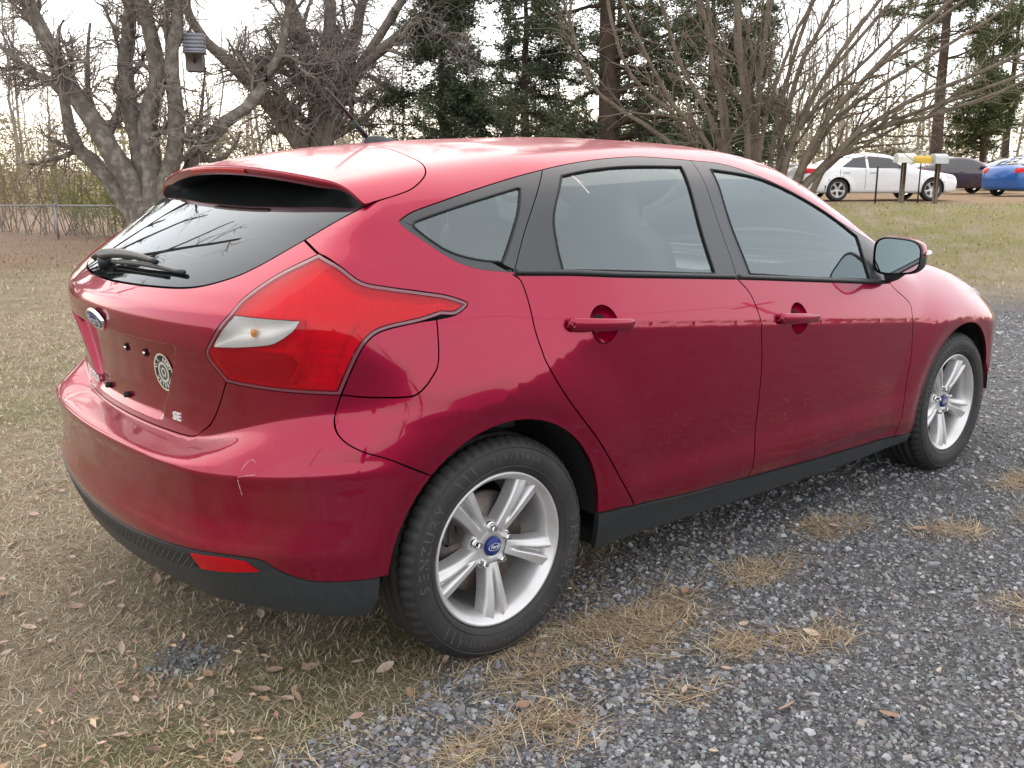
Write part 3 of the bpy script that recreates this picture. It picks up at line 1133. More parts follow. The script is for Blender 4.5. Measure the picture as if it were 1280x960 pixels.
PMET = mat('dark_post_steel', (.035, .037, .04), .6, .4)
WBOX = mat('white_enamel', (.72, .72, .70), .45, noise=(14, (.58, .57, .54), .5, .75))
GBOX = mat('pale_grey_enamel', (.52, .53, .55), .45, noise=(14, (.42, .43, .44), .5, .75))
YBOX = mat('yellow_plastic', (.62, .40, .05), .5)
mailbox('mailbox', 'white arched mailbox on a weathered square wooden post', 10.55, 26, 1.06, .055, True, WBOX, .24, .24, .52, -.5)
mailbox('mailbox', 'pale grey arched mailbox on a weathered square wooden post', 11.55, 26.2, 1.06, .055, True, GBOX, .24, .26, .50, -.2)
mailbox('newspaper_box', 'yellow newspaper box on a thin dark metal post', 11.0, 26.0, 1.05, .02, False, YBOX, .16, .2, .46, -.55, 'newspaper box')
mailbox('metal_post', 'bare dark steel post standing in the grass by the white sedan', 9.85, 26, 1.0, .026, False, None, 0, 0, 0, 0, 'post')

# ---- carport roof beyond the parked cars
x, y = xy(28.3, 70)
z = float(H(np.array([x]), np.array([y]))[0])
cp = empty('carport', (x, y, z))
cp.rotation_euler = (0, 0, .2)
cp.scale = (.8, .8, .78)
tag(cp, 'small gabled carport with a grey roof behind the white sedan', 'carport')
RFM = mat('grey_roof_sheet', (.26, .26, .25), .6, noise=(2, (.20, .20, .18), .4, .7))
TRM = mat('pale_wood_trim', (.50, .45, .38), .8)
WLM = mat('dull_green_boards', (.22, .23, .19), .9)
for sg in (-1, 1):
    V = [(-3.4, 0, 3.3), (3.4, 0, 3.3), (3.4, sg * 2.4, 2.35), (-3.4, sg * 2.4, 2.35)]
    V = np.array(V + [(a, b, c - .08) for a, b, c in V])
    MB().add(V, [(0, 1, 2, 3), (7, 6, 5, 4), (0, 4, 5, 1), (1, 5, 6, 2), (2, 6, 7, 3), (3, 7, 4, 0)], smooth=False).build('roof_slope', RFM, cp)
    MB().add(*tube([(3.45, 0, 3.28), (3.45, sg * 2.42, 2.31)], .10, 6)).build('barge_board', TRM, cp)
    for ex_ in (-3.1, 0, 3.1):
        MB().add(*box(ex_, sg * 2.15, 1.15, .12, .12, 2.4)).build('post', TRM, cp)
MB().add(*box(-3.2, 0, 1.2, .1, 4.2, 2.3)).build('back_wall', WLM, cp)
# roadside rail behind the cars
rl = empty('guard_rail', (*xy(22, 44), 0))
tag(rl, 'long pale rail running behind the parked cars', 'rail')
a, b = np.array(xy(12, 44)), np.array(xy(38, 46))
o_ = np.array(xy(22, 44))
za = lambda p: float(H(np.array([p[0]]), np.array([p[1]]))[0])
MB().add(*tube([(*(a - o_), za(a) + 1.15), (*(b - o_), za(b) + 1.25)], .07, 8)).build('rail', GBOX, rl)
for t in np.linspace(0.02, .98, 8):
    p = a + (b - a) * t
    MB().add(*box(p[0] - o_[0], p[1] - o_[1], za(p) + .55, .12, .12, 1.1)).build('post', WOODP, rl)

# ---- overhead wire with its poles, across the drive
def pole(x, y, label):
    z = float(H(np.array([x]), np.array([y]))[0])
    r = empty('utility_pole', (x, y, z))
    tag(r, label, 'pole')
    MB().add(*tube([(0, 0, -.3), (0, 0, 8.6)], [.16, .11], 12)).build('post', WOODP, r)
    MB().add(*box(0, 0, 8.1, .12, 1.9, .12)).build('cross_arm', WOODP, r)


pole(-16, -17, 'wooden utility pole across the drive behind the photographer')
pole(26, -15, 'wooden utility pole across the drive beyond the front wing')
P = [(x, -17 + 2 * (x + 16) / 42, 8.2 - 1.3 * (1 - ((x - 5) / 21) ** 2)) for x in np.linspace(-16, 26, 24)]
tag(MB().add(*tube(P, .02, 6)).build('overhead_wire', PMET), 'black overhead wire slung between the two utility poles', 'wire')

# ================================================================== the red hatchback
# body surface as an implicit function; panels are cut out of it
def hermite(xs,ys):
    xs=np.array(xs,float);ys=np.array(ys,float);h=np.diff(xs);d=np.diff(ys)/h
    m=np.zeros(len(xs));m[0]=d[0];m[-1]=d[-1]
    for i in range(1,len(xs)-1):
        if d[i-1]*d[i]>0:
            a=(h[i]+2*h[i-1]);b=(2*h[i]+h[i-1]); m[i]=(a+b)/(a/d[i-1]+b/d[i])
    def f(x):
        x=np.asarray(x,float);xc=np.clip(x,xs[0],xs[-1]);i=np.clip(np.searchsorted(xs,xc)-1,0,len(xs)-2)
        t=(xc-xs[i])/h[i]
        r=ys[i]*(1+2*t)*(1-t)**2+h[i]*m[i]*t*(1-t)**2+ys[i+1]*t*t*(3-2*t)+h[i]*m[i+1]*t*t*(t-1)
        return r+np.where(x<xs[0],(x-xs[0])*m[0],0)+np.where(x>xs[-1],(x-xs[-1])*m[-1],0)
    return f
def smax(a,b,k):
    h=np.maximum(k-np.abs(a-b),0)/k
    return np.maximum(a,b)+h*h*k*.25
def sst(a,b,x):
    t=np.clip((x-a)/(b-a),0,1);return t*t*(3-2*t)
zcr=lambda x:.95-.093*x
zbelt=hermite([-.6,.09,1.03,1.92,2.6],[1.13,1.083,.998,.942,.91])
plan=hermite([-.9,-.6,-.4,-.2,0,.5,1.6,2.2,2.65,2.95,3.2,3.4,3.55],[.74,.845,.885,.903,.910,.912,.912,.909,.903,.875,.80,.66,.45])
gtap=hermite([-.9,-.5,-.2,.1,.6,1.6,2.1,2.6],[.15,.075,.035,.012,0,0,.012,.08])
AR,AF=.36,.36
XF=2.649
def side_w(x,z):
    rf=sst(.45,-.12,x)
    wc=plan(x);zc=zcr(x)*(1-rf)+.745*rf;t=zc-z
    low=.018*np.maximum(t,0)/.5+.016*(np.maximum(t,0)/.5)**3+.10*np.maximum(.30-z,0)
    low=low-.012*sst(.47,.36,z)*sst(.28,.33,z)*sst(.3,.6,x)*sst(2.3,2.0,x)
    up=np.maximum(-t,0)
    zb=zbelt(x)
    ca=.30-.20*rf;cb=.55-.27*rf
    drop=ca*up+cb*up*up
    upb=np.maximum(zb-zc,.02)
    # below belt
    db=ca*upb+cb*upb*upb
    g=np.maximum(z-zb,0)
    drop=np.where(z<zb,drop,db+.46*g+.27*g*g)
    w=wc-low-drop-gtap(x)*sst(zcr(x)-.02,zb+.1,z)
    # round the crease
    w=w-(.002*(1-rf))*np.exp(-(t/.008)**2)-.004*rf*np.exp(-(t/.06)**2)
    # flares
    for cx,a in ((0,.012),(XF,.014)):
        r=np.hypot(x-cx,z-.325)
        f=a*sst(.62,.43,r)-.006*sst(.425,.37,r)
        w=w+f*sst(.15,.3,z)
    return w
rearp=hermite([.15,.22,.27,.33,.38,.425,.465,.52,.59,.63,.66,.74,.84,.93,.97,1.00,1.03,1.06,1.20,1.33,1.45],
              [-.57,-.625,-.658,-.682,-.697,-.710,-.703,-.696,-.702,-.710,-.700,-.705,-.725,-.748,-.75,-.742,-.715,-.68,-.47,-.25,-.02])
rearc=hermite([.2,.45,.62,.68,.95,1.05,1.16,1.26,1.35],[.18,.17,.17,.20,.24,.25,.235,.19,.17])
def rear_x(y,z):
    ze=.648+.085*sst(.36,.94,y);wd=.022+.11*sst(.28,.90,y)
    lip=(.091-.030*sst(.55,.88,y))*(1-sst(ze-wd*.5,ze+wd*.5,z))
    ye=np.interp(z,[.66,.72,.905,1.0],[.25,.275,.42,.507])
    dep=np.interp(z,[.682,.70,.90,.905,.913,.916],[0,.012,.036,.036,.003,0])
    rec=dep*sst(ye+.012,ye-.016,y)
    return rearp(z)-lip+rearc(z)*y*y+.06*y**4+rec
topz=hermite([-.9,-.6,-.3,0,.4,.9,1.3,1.6,1.8,2.0,2.25,2.42,2.5,2.7,3.0,3.25,3.42,3.52],
             [1.19,1.30,1.375,1.42,1.45,1.466,1.458,1.425,1.37,1.28,1.135,1.03,1.0,.975,.915,.84,.75,.60])
def top_z(x,y):
    return topz(x+.22*y*y*sst(1.3,1.9,x))-.11*y*y*sst(2.8,1.5,x)-.06*y*y
def F(p):
    x,y,z=p[...,0],np.abs(p[...,1]),p[...,2]
    s=(y-side_w(x,z))
    r=(rear_x(y,z)-x)*np.where(z>1.04,.62,1.)
    t=(z-top_z(x,y))*.93
    a=smax(s,t,.11-.05*sst(1.9,2.6,x))
    a=smax(a,r,.26-.205*sst(.80,1.15,z)-.035*sst(1.15,1.24,z))
    f=(x-(3.53-.25*y*y-.2*(z-.5)**2))
    return smax(a,f,.25)
def Fs(p):
    x,y,z=p[...,0],np.abs(p[...,1]),p[...,2]
    return smax(y-side_w(x,z),(z-top_z(x,y))*.93,.11)

CZ = .75
RAX = .15
QAX = 2.45


def bis(o, d, t1, Fn):
    """surface crossing on o + t d, t in [0, t1], inside at 0 (vectorised)"""
    lo = np.zeros(o.shape[:-1])
    hi = np.full(o.shape[:-1], float(t1))
    for _ in range(25):
        m = .5 * (lo + hi)
        inside = Fn(o + d * m[..., None]) < 0
        lo = np.where(inside, m, lo)
        hi = np.where(inside, hi, m)
    return o + d * lo[..., None]


def c_inv(P):   # round the long axis
    P = np.asarray(P, float).reshape(-1, 3)
    return np.stack([P[:, 0], .8 * np.arctan2(P[:, 2] - CZ, -P[:, 1])], -1)


def c_prj(u, Fn):
    a = u[:, 1] / .8
    o = np.stack([u[:, 0], 0 * a, 0 * a + CZ], -1)
    return bis(o, np.stack([0 * a, -np.cos(a), np.sin(a)], -1), 1.5, Fn)


def r_inv(P):   # round an upright axis, from the rear
    P = np.asarray(P, float).reshape(-1, 3)
    return np.stack([.85 * np.arctan2(-P[:, 1], RAX - P[:, 0]), P[:, 2]], -1)


def r_prj(u, Fn):
    a = u[:, 0] / .85
    o = np.stack([0 * a + RAX, 0 * a, u[:, 1]], -1)
    return bis(o, np.stack([-np.cos(a), -np.sin(a), 0 * a], -1), 2., Fn)


def q_inv(P):   # round an upright axis, from the front
    P = np.asarray(P, float).reshape(-1, 3)
    return np.stack([.85 * np.arctan2(-P[:, 1], P[:, 0] - QAX), P[:, 2]], -1)


def q_prj(u, Fn):
    a = u[:, 0] / .85
    o = np.stack([0 * a + QAX, 0 * a, u[:, 1]], -1)
    return bis(o, np.stack([np.cos(a), -np.sin(a), 0 * a], -1), 2., Fn)


def b_inv(P):   # straight from behind
    P = np.asarray(P, float).reshape(-1, 3)
    return np.stack([-P[:, 1], P[:, 2]], -1)


def b_prj(u, Fn):
    o = np.stack([0 * u[:, 0] + .6, -u[:, 0], u[:, 1]], -1)
    return bis(o, np.tile((-1., 0, 0), (len(u), 1)), 2.2, Fn)


PRJ = {'C': (c_inv, c_prj), 'R': (r_inv, r_prj), 'Q': (q_inv, q_prj), 'B': (b_inv, b_prj)}


def ysurf(x, z):
    """right flank at (x, z)"""
    x, z = np.broadcast_arrays(np.asarray(x, float), np.asarray(z, float))
    o = np.stack([x, 0 * x, z], -1)
    r = bis(o, np.broadcast_to((0., -1, 0), o.shape), 1.5, F)[..., 1]
    return float(r) if r.ndim == 0 else r


def flank(x, z):
    """points on the right flank"""
    x, z = np.asarray(x, float), np.asarray(z, float)
    return np.stack([x, ysurf(x, z), z], -1)


def cr(P, step=.012):
    """Catmull-Rom through P, resampled"""
    P = np.asarray(P, float)
    if len(P) == 2:
        n = max(2, int(np.linalg.norm(P[1] - P[0]) / step) + 1)
        return P[0] + (P[1] - P[0]) * np.linspace(0, 1, n)[:, None]
    Q = np.vstack([2 * P[0] - P[1], P, 2 * P[-1] - P[-2]])
    out = []
    for i in range(1, len(Q) - 2):
        p0, p1, p2, p3 = Q[i - 1:i + 3]
        n = max(1, int(np.linalg.norm(p2 - p1) / step))
        for t in np.arange(n) / n:
            out.append(.5 * (2 * p1 + (p2 - p0) * t + (2 * p0 - 5 * p1 + 4 * p2 - p3) * t * t + (3 * p1 - p0 - 3 * p2 + p3) * t ** 3))
    out.append(P[-1])
    return np.array(out)


def join(*segs):
    out = []
    for s_ in segs:
        for p in s_:
            if not out or np.linalg.norm(np.asarray(p) - out[-1]) > 1e-4:
                out.append(np.asarray(p, float))
    if np.linalg.norm(out[0] - out[-1]) < 1e-4:
        out.pop()
    return np.array(out)


def pip(P, poly):
    x, y = P[:, 0], P[:, 1]
    ins = np.zeros(len(P), bool)
    j = len(poly) - 1
    for i in range(len(poly)):
        xi, yi = poly[i]
        xj, yj = poly[j]
        if yi != yj:
            c = ((yi > y) != (yj > y)) & (x < (xj - xi) * (y - yi) / (yj - yi) + xi)
            ins ^= c
        j = i
    return ins


def pdist(P, poly):
    d = np.full(len(P), 1e9)
    A = poly
    Bq = np.roll(poly, -1, 0)
    for a, b in zip(A, Bq):
        ab = b - a
        t = np.clip(((P - a) @ ab) / max(ab @ ab, 1e-12), 0, 1)
        d = np.minimum(d, np.linalg.norm(P - a - t[:, None] * ab, axis=1))
    return d


def inset(poly, g):
    """move a closed loop inwards by g"""
    nx, pv = np.roll(poly, -1, 0), np.roll(poly, 1, 0)
    A = .5 * np.sum(poly[:, 0] * nx[:, 1] - nx[:, 0] * poly[:, 1])
    e1 = poly - pv
    e2 = nx - poly
    e1 /= np.linalg.norm(e1, axis=1, keepdims=True) + 1e-12
    e2 /= np.linalg.norm(e2, axis=1, keepdims=True) + 1e-12
    n1 = np.stack([-e1[:, 1], e1[:, 0]], -1)
    n2 = np.stack([-e2[:, 1], e2[:, 0]], -1)
    n = n1 + n2
    n /= np.linalg.norm(n, axis=1, keepdims=True) + 1e-12
    c = np.clip(np.sum(n * n1, 1), .5, 1)
    return poly + (g if A > 0 else -g) * n / c[:, None]


def cut(loops, prj, sp=.02, gap=.002, off=0., fl=.012, extra=(), Fn=None, p2=False, zones=()):
    """triangulated piece of the body surface bounded by loops -> V, F, N"""
    Fn = Fn or F
    inv, pr = PRJ[prj]
    L2 = [l if p2 else inv(l) for l in loops]
    L2 = [inset(l, gap if i == 0 else -gap) for i, l in enumerate(L2)]
    lo, hi = L2[0].min(0), L2[0].max(0)
    gx, gy = np.meshgrid(np.arange(lo[0], hi[0], sp), np.arange(lo[1], hi[1], sp * .866))
    gx[1::2] += sp * .5
    G = np.stack([gx.ravel(), gy.ravel()], -1)
    for za_, zb_ in zones:
        G = G[(G[:, 1] < za_) | (G[:, 1] > zb_)]
    if len(extra):
        ex = np.asarray(extra, float)
        G = np.vstack([G, ex])
    G = G[pip(G, L2[0])]
    for h in L2[1:]:
        G = G[~pip(G, h)]
    for l in L2:
        G = G[pdist(G, l) > min(.35 * sp, .006)]
    pts, edges, k = [], [], 0
    for l in L2:
        n = len(l)
        pts += [Vector(p) for p in l]
        edges += [(k + i, k + (i + 1) % n) for i in range(n)]
        k += n
    nb = k
    pts += [Vector(p) for p in G]
    vv, _, ff, ov, _, _ = delaunay_2d_cdt(pts, edges, [], 0, 1e-7)
    U = np.array([tuple(v) for v in vv])
    T = np.array([tuple(f) for f in ff if len(f) == 3])
    C3 = U[T].mean(1)
    keep = pip(C3, L2[0])
    for h in L2[1:]:
        keep &= ~pip(C3, h)
    T = T[keep]
    P = pr(U, Fn)
    e = 5e-4
    N = np.zeros_like(P)
    for i in range(3):
        d = np.zeros(3)
        d[i] = e
        N[:, i] = Fn(P + d) - Fn(P - d)
    N /= np.linalg.norm(N, axis=1, keepdims=True) + 1e-12
    P = P + off * N
    # outward winding
    fn = np.cross(P[T[:, 1]] - P[T[:, 0]], P[T[:, 2]] - P[T[:, 0]])
    bad = np.sum(fn * N[T].sum(1), 1) < 0
    T[bad] = T[bad][:, ::-1]
    V, Nn, Fc = [P], [N], [tuple(t) for t in T]
    base = len(P)
    if fl > 0:
        # real boundary edges of the kept triangles, folded inwards as a flange
        ed = {}
        for t in Fc:
            for a, b in ((t[0], t[1]), (t[1], t[2]), (t[2], t[0])):
                ed[(a, b)] = 1
        bd = [(a, b) for (a, b) in ed if (b, a) not in ed]
        fv, fnm, ff2 = [], [], []
        for a, b in bd:
            s_ = np.cross(P[b] - P[a], N[a])
            s_ /= np.linalg.norm(s_) + 1e-12
            i = base + len(fv)
            fv += [P[a], P[b], P[b] - fl * N[b], P[a] - fl * N[a]]
            fnm += [s_] * 4
            ff2.append((i + 1, i, i + 3, i + 2))
        if fv:
            V.append(np.array(fv))
            Nn.append(np.array(fnm))
            Fc += ff2
    return np.concatenate(V), Fc, np.concatenate(Nn)


def panel(name, loops, prj, mats, parent, both=None, **kw):
    """panel on the right flank; both = parent of its mirror twin on the left"""
    V, Fc, N = cut(loops, prj, **kw)
    m = MB().add(V, Fc, 0, N)
    o = m.build(name, mats, parent)
    if both is not None:
        return o, m.build(name, mats, both, flip=True)
    return o


mir = lambda P: np.asarray(P) * (1, -1, 1)


def sym(half):
    """closed symmetric loop from its right half (starts and ends on the centre line)"""
    return join(half, mir(half)[::-1])


# ---- materials of the car
def paint_mat():
    m = bpy.data.materials.new('ruby_paint')
    m.use_nodes = True
    nt = m.node_tree
    b = nt.nodes['Principled BSDF']
    b.inputs['Metallic'].default_value = .75
    b.inputs['Specular IOR Level'].default_value = .0
    b.inputs['Roughness'].default_value = .33
    b.inputs['Coat Weight'].default_value = 1.
    b.inputs['Coat Roughness'].default_value = .025
    b.inputs['Coat IOR'].default_value = 1.46
    tc = nt.nodes.new('ShaderNodeTexCoord')
    n = nt.nodes.new('ShaderNodeTexNoise')
    n.inputs['Scale'].default_value = 5
    n.inputs['Detail'].default_value = 8
    n.inputs['Roughness'].default_value = .65
    nt.links.new(tc.outputs['Object'], n.inputs['Vector'])
    sx = nt.nodes.new('ShaderNodeSeparateXYZ')
    nt.links.new(tc.outputs['Object'], sx.inputs[0])

    def mr(src, a, b_, c=0., d=1.):
        q = nt.nodes.new('ShaderNodeMapRange')
        for i, v in zip((1, 2, 3, 4), (a, b_, c, d)):
            q.inputs[i].default_value = v
        nt.links.new(src, q.inputs[0])
        return q.outputs[0]

    def mth(op, a, b_):
        q = nt.nodes.new('ShaderNodeMath')
        q.operation = op
        for i, v in enumerate((a, b_)):
            if isinstance(v, float):
                q.inputs[i].default_value = v
            else:
                nt.links.new(v, q.inputs[i])
        return q.outputs[0]
    # road dust: on the tail below the glass, and thinly along the sills
    tail = mth('MULTIPLY', mr(sx.outputs[0], -.45, -.62), mr(sx.outputs[2], 1.08, .70))
    sill = mr(sx.outputs[2], .62, .28, 0., .5)
    amt = mth('MULTIPLY', mth('MAXIMUM', tail, sill), mr(n.outputs['Fac'], .38, .66))
    amt = mth('MULTIPLY', amt, .18)
    ge = nt.nodes.new('ShaderNodeNewGeometry')
    gz = nt.nodes.new('ShaderNodeSeparateXYZ')
    nt.links.new(ge.outputs['Normal'], gz.inputs[0])
    flat = mth('MULTIPLY', mr(gz.outputs[2], .86, .99), mr(n.outputs['Fac'], .30, .60, .03, .16))
    amt = mth('MAXIMUM', amt, flat)
    nt.links.new(mr(mr(gz.outputs[2], .80, .97), 0., 1., 1., .45), b.inputs['Coat Weight'])
    mx = nt.nodes.new('ShaderNodeMix')
    mx.data_type = 'RGBA'
    mx.inputs[6].default_value = (.285, .0003, .0300, 1)
    mx.inputs[7].default_value = (.25, .16, .12, 1)
    nt.links.new(amt, mx.inputs[0])
    nt.links.new(mx.outputs[2], b.inputs['Base Color'])
    nt.links.new(mth('ADD', mth('MULTIPLY', amt, .35), mr(n.outputs['Fac'], .45, .75, .02, .06)), b.inputs['Coat Roughness'])
    return m


def mesh_grille_mat():
    m = mat('textured_black_plastic', (.018, .020, .023), .55)
    nt = m.node_tree
    tc = nt.nodes.new('ShaderNodeTexCoord')
    mp = nt.nodes.new('ShaderNodeMapping')
    mp.inputs['Rotation'].default_value = (0, 0, R_(0))
    nt.links.new(tc.outputs['Object'], mp.inputs[0])
    sx = nt.nodes.new('ShaderNodeSeparateXYZ')
    nt.links.new(mp.outputs[0], sx.inputs[0])

    def mth(op, a, b_=None):
        q = nt.nodes.new('ShaderNodeMath')
        q.operation = op
        for i, v in enumerate((a, b_)):
            if v is None:
                continue
            if isinstance(v, (int, float)):
                q.inputs[i].default_value = v
            else:
                nt.links.new(v, q.inputs[i])
        return q.outputs[0]
    a = mth('MULTIPLY', mth('ADD', sx.outputs[1], mth('MULTIPLY', sx.outputs[2], 1.3)), 120.)
    c = mth('MULTIPLY', mth('SUBTRACT', sx.outputs[1], mth('MULTIPLY', sx.outputs[2], 1.3)), 120.)
    h = mth('MINIMUM', mth('ABSOLUTE', mth('SINE', a)), mth('ABSOLUTE', mth('SINE', c)))
    h = mth('MINIMUM', h, .5)
    bp = nt.nodes.new('ShaderNodeBump')
    bp.invert = True
    bp.inputs['Strength'].default_value = 1.
    bp.inputs['Distance'].default_value = .008
    nt.links.new(h, bp.inputs['Height'])
    nt.links.new(bp.outputs[0], nt.nodes['Principled BSDF'].inputs['Normal'])
    cr_ = nt.nodes.new('ShaderNodeMapRange')
    cr_.inputs[1].default_value, cr_.inputs[2].default_value, cr_.inputs[3].default_value, cr_.inputs[4].default_value = .15, .45, .06, .006
    nt.links.new(h, cr_.inputs[0])
    nt.links.new(cr_.outputs[0], nt.nodes['Principled BSDF'].inputs['Base Color'])
    return m


PAINT = paint_mat()
PLASTIC = mat('black_plastic', (.022, .026, .030), .42, noise=(60, (.03, .034, .037), .4, .7), bump=(400, .15, .002))
PLASTIC2 = mesh_grille_mat()
GLOSSBLK = mat('pillar_black', (.030, .033, .038), .42, coat=.25, coatr=.12)
RUBBER = mat('rubber', (.012, .012, .013), .7)
DARK = mat('car_underside', (.006, .006, .006), .9)
LINER = mat('wheel_arch_liner', (.010, .010, .010), .95, bump=(60, .4, .01))
SIDEGLASS = glass_mat('side_glass', (.95, .98, .97), 0., 2.05, .025, (.82, .97, 1))
WINDSCREEN = glass_mat('windscreen_glass', (.92, .96, .95), 0., 1.45)
REARGLASS = glass_mat('rear_glass', (.10, .12, .12), .0, 1.5, .008, (.78, .86, .93))
CHROME = mat('chrome', (.75, .75, .76), .12, 1.)
REDLENS = mat('red_lens', (.50, .001, .013), .3, spec=.1, coat=.55, coatr=.02, bump=(9, .05, .01))
TINTLENS = glass_mat('tinted_red_lens', (.92, .003, .045), .0, 1.45, .22, (1, 1, 1), (.72, .002, .030))
LAMPBOWL = mat('lamp_inner_reflector', (.88, .78, .80), .35, .1)
REDLENS2 = mat('red_lens_deep', (.40, .0006, .008), .3, spec=.1, coat=.6, coatr=.02)
LENSRIM = mat('lens_rim', (.16, .035, .055), .3, coat=1., coatr=.05)
CLEAR = glass_mat('clear_lens', (.97, .97, .97), .0, 1.45, .01)
REFLECTOR = mat('lamp_reflector', (.90, .90, .88), .35, .1)
AMBER = mat('amber_bulb', (.85, .30, .04), .25, coat=1.)
ALLOY = mat('silver_alloy', (.60, .60, .61), .34, .55, coat=.5, coatr=.1, noise=(12, (.50, .49, .48), .45, .75))
TYRE = mat('tyre_rubber', (.020, .020, .021), .62, noise=(9, (.036, .033, .031), .42, .72), bump=(220, .1, .002))
TYRETXT = mat('tyre_lettering', (.062, .062, .064), .5)
STEEL = mat('brake_steel', (.16, .15, .14), .45, .7, noise=(30, (.14, .09, .06), .45, .7))
BADGE = mat('badge_silver', (.82, .82, .83), .35, .35)
BLUE = mat('emblem_blue', (.010, .028, .16), .4, spec=.2, coat=.25)
WHITEP = mat('print_white', (.75, .75, .73), .5)
CREAM = mat('print_cream', (.55, .52, .40), .5)
SEATM = mat('seat_fabric', (.13, .14, .145), .9)
TRIMM = mat('interior_plastic', (.09, .095, .095), .7)
ROOFLIN = mat('headliner', (.30, .31, .30), .9)
MIRRORM = mat('mirror_glass', (.62, .66, .68), .02, 1.)
LAMPW = mat('headlight_lens', (.55, .56, .58), .08, .3, coat=1.)

car = empty('car')
tag(car, 'dark red five-door hatchback parked with two wheels on gravel', 'car')

D = {
    'lamp': [[-0.426, -0.694, 1.145], [-0.406, -0.757, 1.118], [-0.372, -0.797, 1.082], [-0.31, -0.816, 1.066], [-0.231, -0.831, 1.051], [-0.153, -0.844, 1.035], [-0.099, -0.855, 1.014], [-0.101, -0.858, 1.006], [-0.14, -0.863, 0.988], [-0.252, -0.86, 0.98], [-0.339, -0.855, 0.971], [-0.381, -0.853, 0.958], [-0.411, -0.85, 0.929], [-0.435, -0.838, 0.878], [-0.455, -0.821, 0.82], [-0.568, -0.716, 0.828], [-0.619, -0.635, 0.835], [-0.638, -0.591, 0.839], [-0.666, -0.55, 0.901], [-0.665, -0.571, 0.937], [-0.651, -0.605, 0.982], [-0.63, -0.622, 1.011], [-0.594, -0.622, 1.044], [-0.517, -0.645, 1.096]],
    'clear': [[-0.632, -0.622, 1.008], [-0.533, -0.783, 1.001], [-0.549, -0.774, 0.976], [-0.579, -0.74, 0.947], [-0.602, -0.708, 0.939], [-0.664, -0.57, 0.926]],
    'fuel': [[-0.174, -0.866, 0.974], [-0.212, -0.884, 0.883], [-0.238, -0.89, 0.843], [-0.278, -0.891, 0.81], [-0.312, -0.884, 0.804], [-0.448, -0.826, 0.819], [-0.435, -0.837, 0.867], [-0.411, -0.85, 0.919], [-0.375, -0.855, 0.955], [-0.333, -0.857, 0.966], [-0.253, -0.861, 0.975]],
    'bump_quarter': [[-0.459, -0.819, 0.814], [-0.472, -0.814, 0.756], [-0.467, -0.833, 0.718], [-0.432, -0.862, 0.686], [-0.361, -0.893, 0.654], [-0.268, -0.902, 0.613]],
    'glass_b': [[-0.418, -0.61, 1.173], [-0.529, -0.561, 1.108], [-0.592, -0.505, 1.075], [-0.645, -0.41, 1.053], [-0.686, -0.224, 1.045], [-0.703, -0.014, 1.042], [-0.702, 0.159, 1.036]],
    'glass_r': [[-0.279, -0.672, 1.255], [-0.346, -0.641, 1.217], [-0.418, -0.61, 1.173]],
    'hatch_seam': [[-0.006, -0.472, 1.382], [-0.025, -0.553, 1.365], [-0.064, -0.634, 1.335], [-0.125, -0.672, 1.302], [-0.183, -0.683, 1.283], [-0.277, -0.676, 1.255]],
    'hatch_up': [[-0.418, -0.61, 1.173], [-0.426, -0.679, 1.15]],
    'qw_top': [[-0.218, -0.734, 1.219], [-0.171, -0.726, 1.239], [-0.07, -0.72, 1.265], [0.041, -0.704, 1.29], [0.183, -0.683, 1.319], [0.328, -0.666, 1.345]],
    'qw_bot': [[-0.218, -0.734, 1.219], [-0.208, -0.747, 1.201], [-0.166, -0.772, 1.167], [-0.111, -0.803, 1.124], [-0.066, -0.819, 1.103], [-0.007, -0.827, 1.089], [0.096, -0.832, 1.077]],
    'rd_top': [[0.338, -0.662, 1.348], [0.449, -0.647, 1.362], [0.573, -0.628, 1.375], [0.7, -0.614, 1.384], [0.829, -0.605, 1.388], [1.061, -0.602, 1.382]],
    'belt': [[0.096, -0.832, 1.077], [0.263, -0.848, 1.058], [0.451, -0.861, 1.041], [0.769, -0.861, 1.015], [1.035, -0.859, 0.994], [1.469, -0.86, 0.953], [1.899, -0.856, 0.913], [2.05, -0.852, 0.9]],
    'qw_glass': [[0.203, -0.715, 1.289], [0.063, -0.809, 1.122], [-0.146, -0.747, 1.215]],
    'fd_glass': [[1.137, -0.641, 1.348], [1.102, -0.762, 1.179], [1.115, -0.852, 1.002], [1.911, -0.847, 0.929], [1.936, -0.753, 1.097], [1.79, -0.727, 1.169], [1.627, -0.694, 1.243], [1.472, -0.664, 1.299], [1.339, -0.649, 1.328]],
    'fd_top': [[1.085, -0.6, 1.382], [1.236, -0.612, 1.367], [1.392, -0.642, 1.33], [1.554, -0.676, 1.276], [1.733, -0.717, 1.195], [1.917, -0.742, 1.117], [2.121, -0.748, 1.043]],
    'dshut': [[1.036, -0.859, 0.995], [1.07, -0.878, 0.946], [1.092, -0.902, 0.88], [1.104, -0.911, 0.812], [1.123, -0.906, 0.688], [1.128, -0.893, 0.487], [1.13, -0.871, 0.292]],
    'fshut': [[2.07, -0.839, 0.921], [2.093, -0.858, 0.881], [2.159, -0.884, 0.816], [2.153, -0.906, 0.756], [2.167, -0.907, 0.612], [2.153, -0.905, 0.485], [2.14, -0.88, 0.262]],
    'rshut': [[0.102, -0.832, 1.076], [0.094, -0.842, 1.054], [0.102, -0.862, 1.002], [0.105, -0.885, 0.93], [0.115, -0.901, 0.877], [0.134, -0.915, 0.821], [0.205, -0.918, 0.722], [0.343, -0.907, 0.571], [0.466, -0.893, 0.411], [0.526, -0.883, 0.328]],
}


# ---- curves on the right flank
def arch(cx, cz, r, a0, a1, n=60):
    a = np.radians(np.linspace(a0, a1, n))
    return flank(cx + r * np.cos(a), cz + r * np.sin(a))



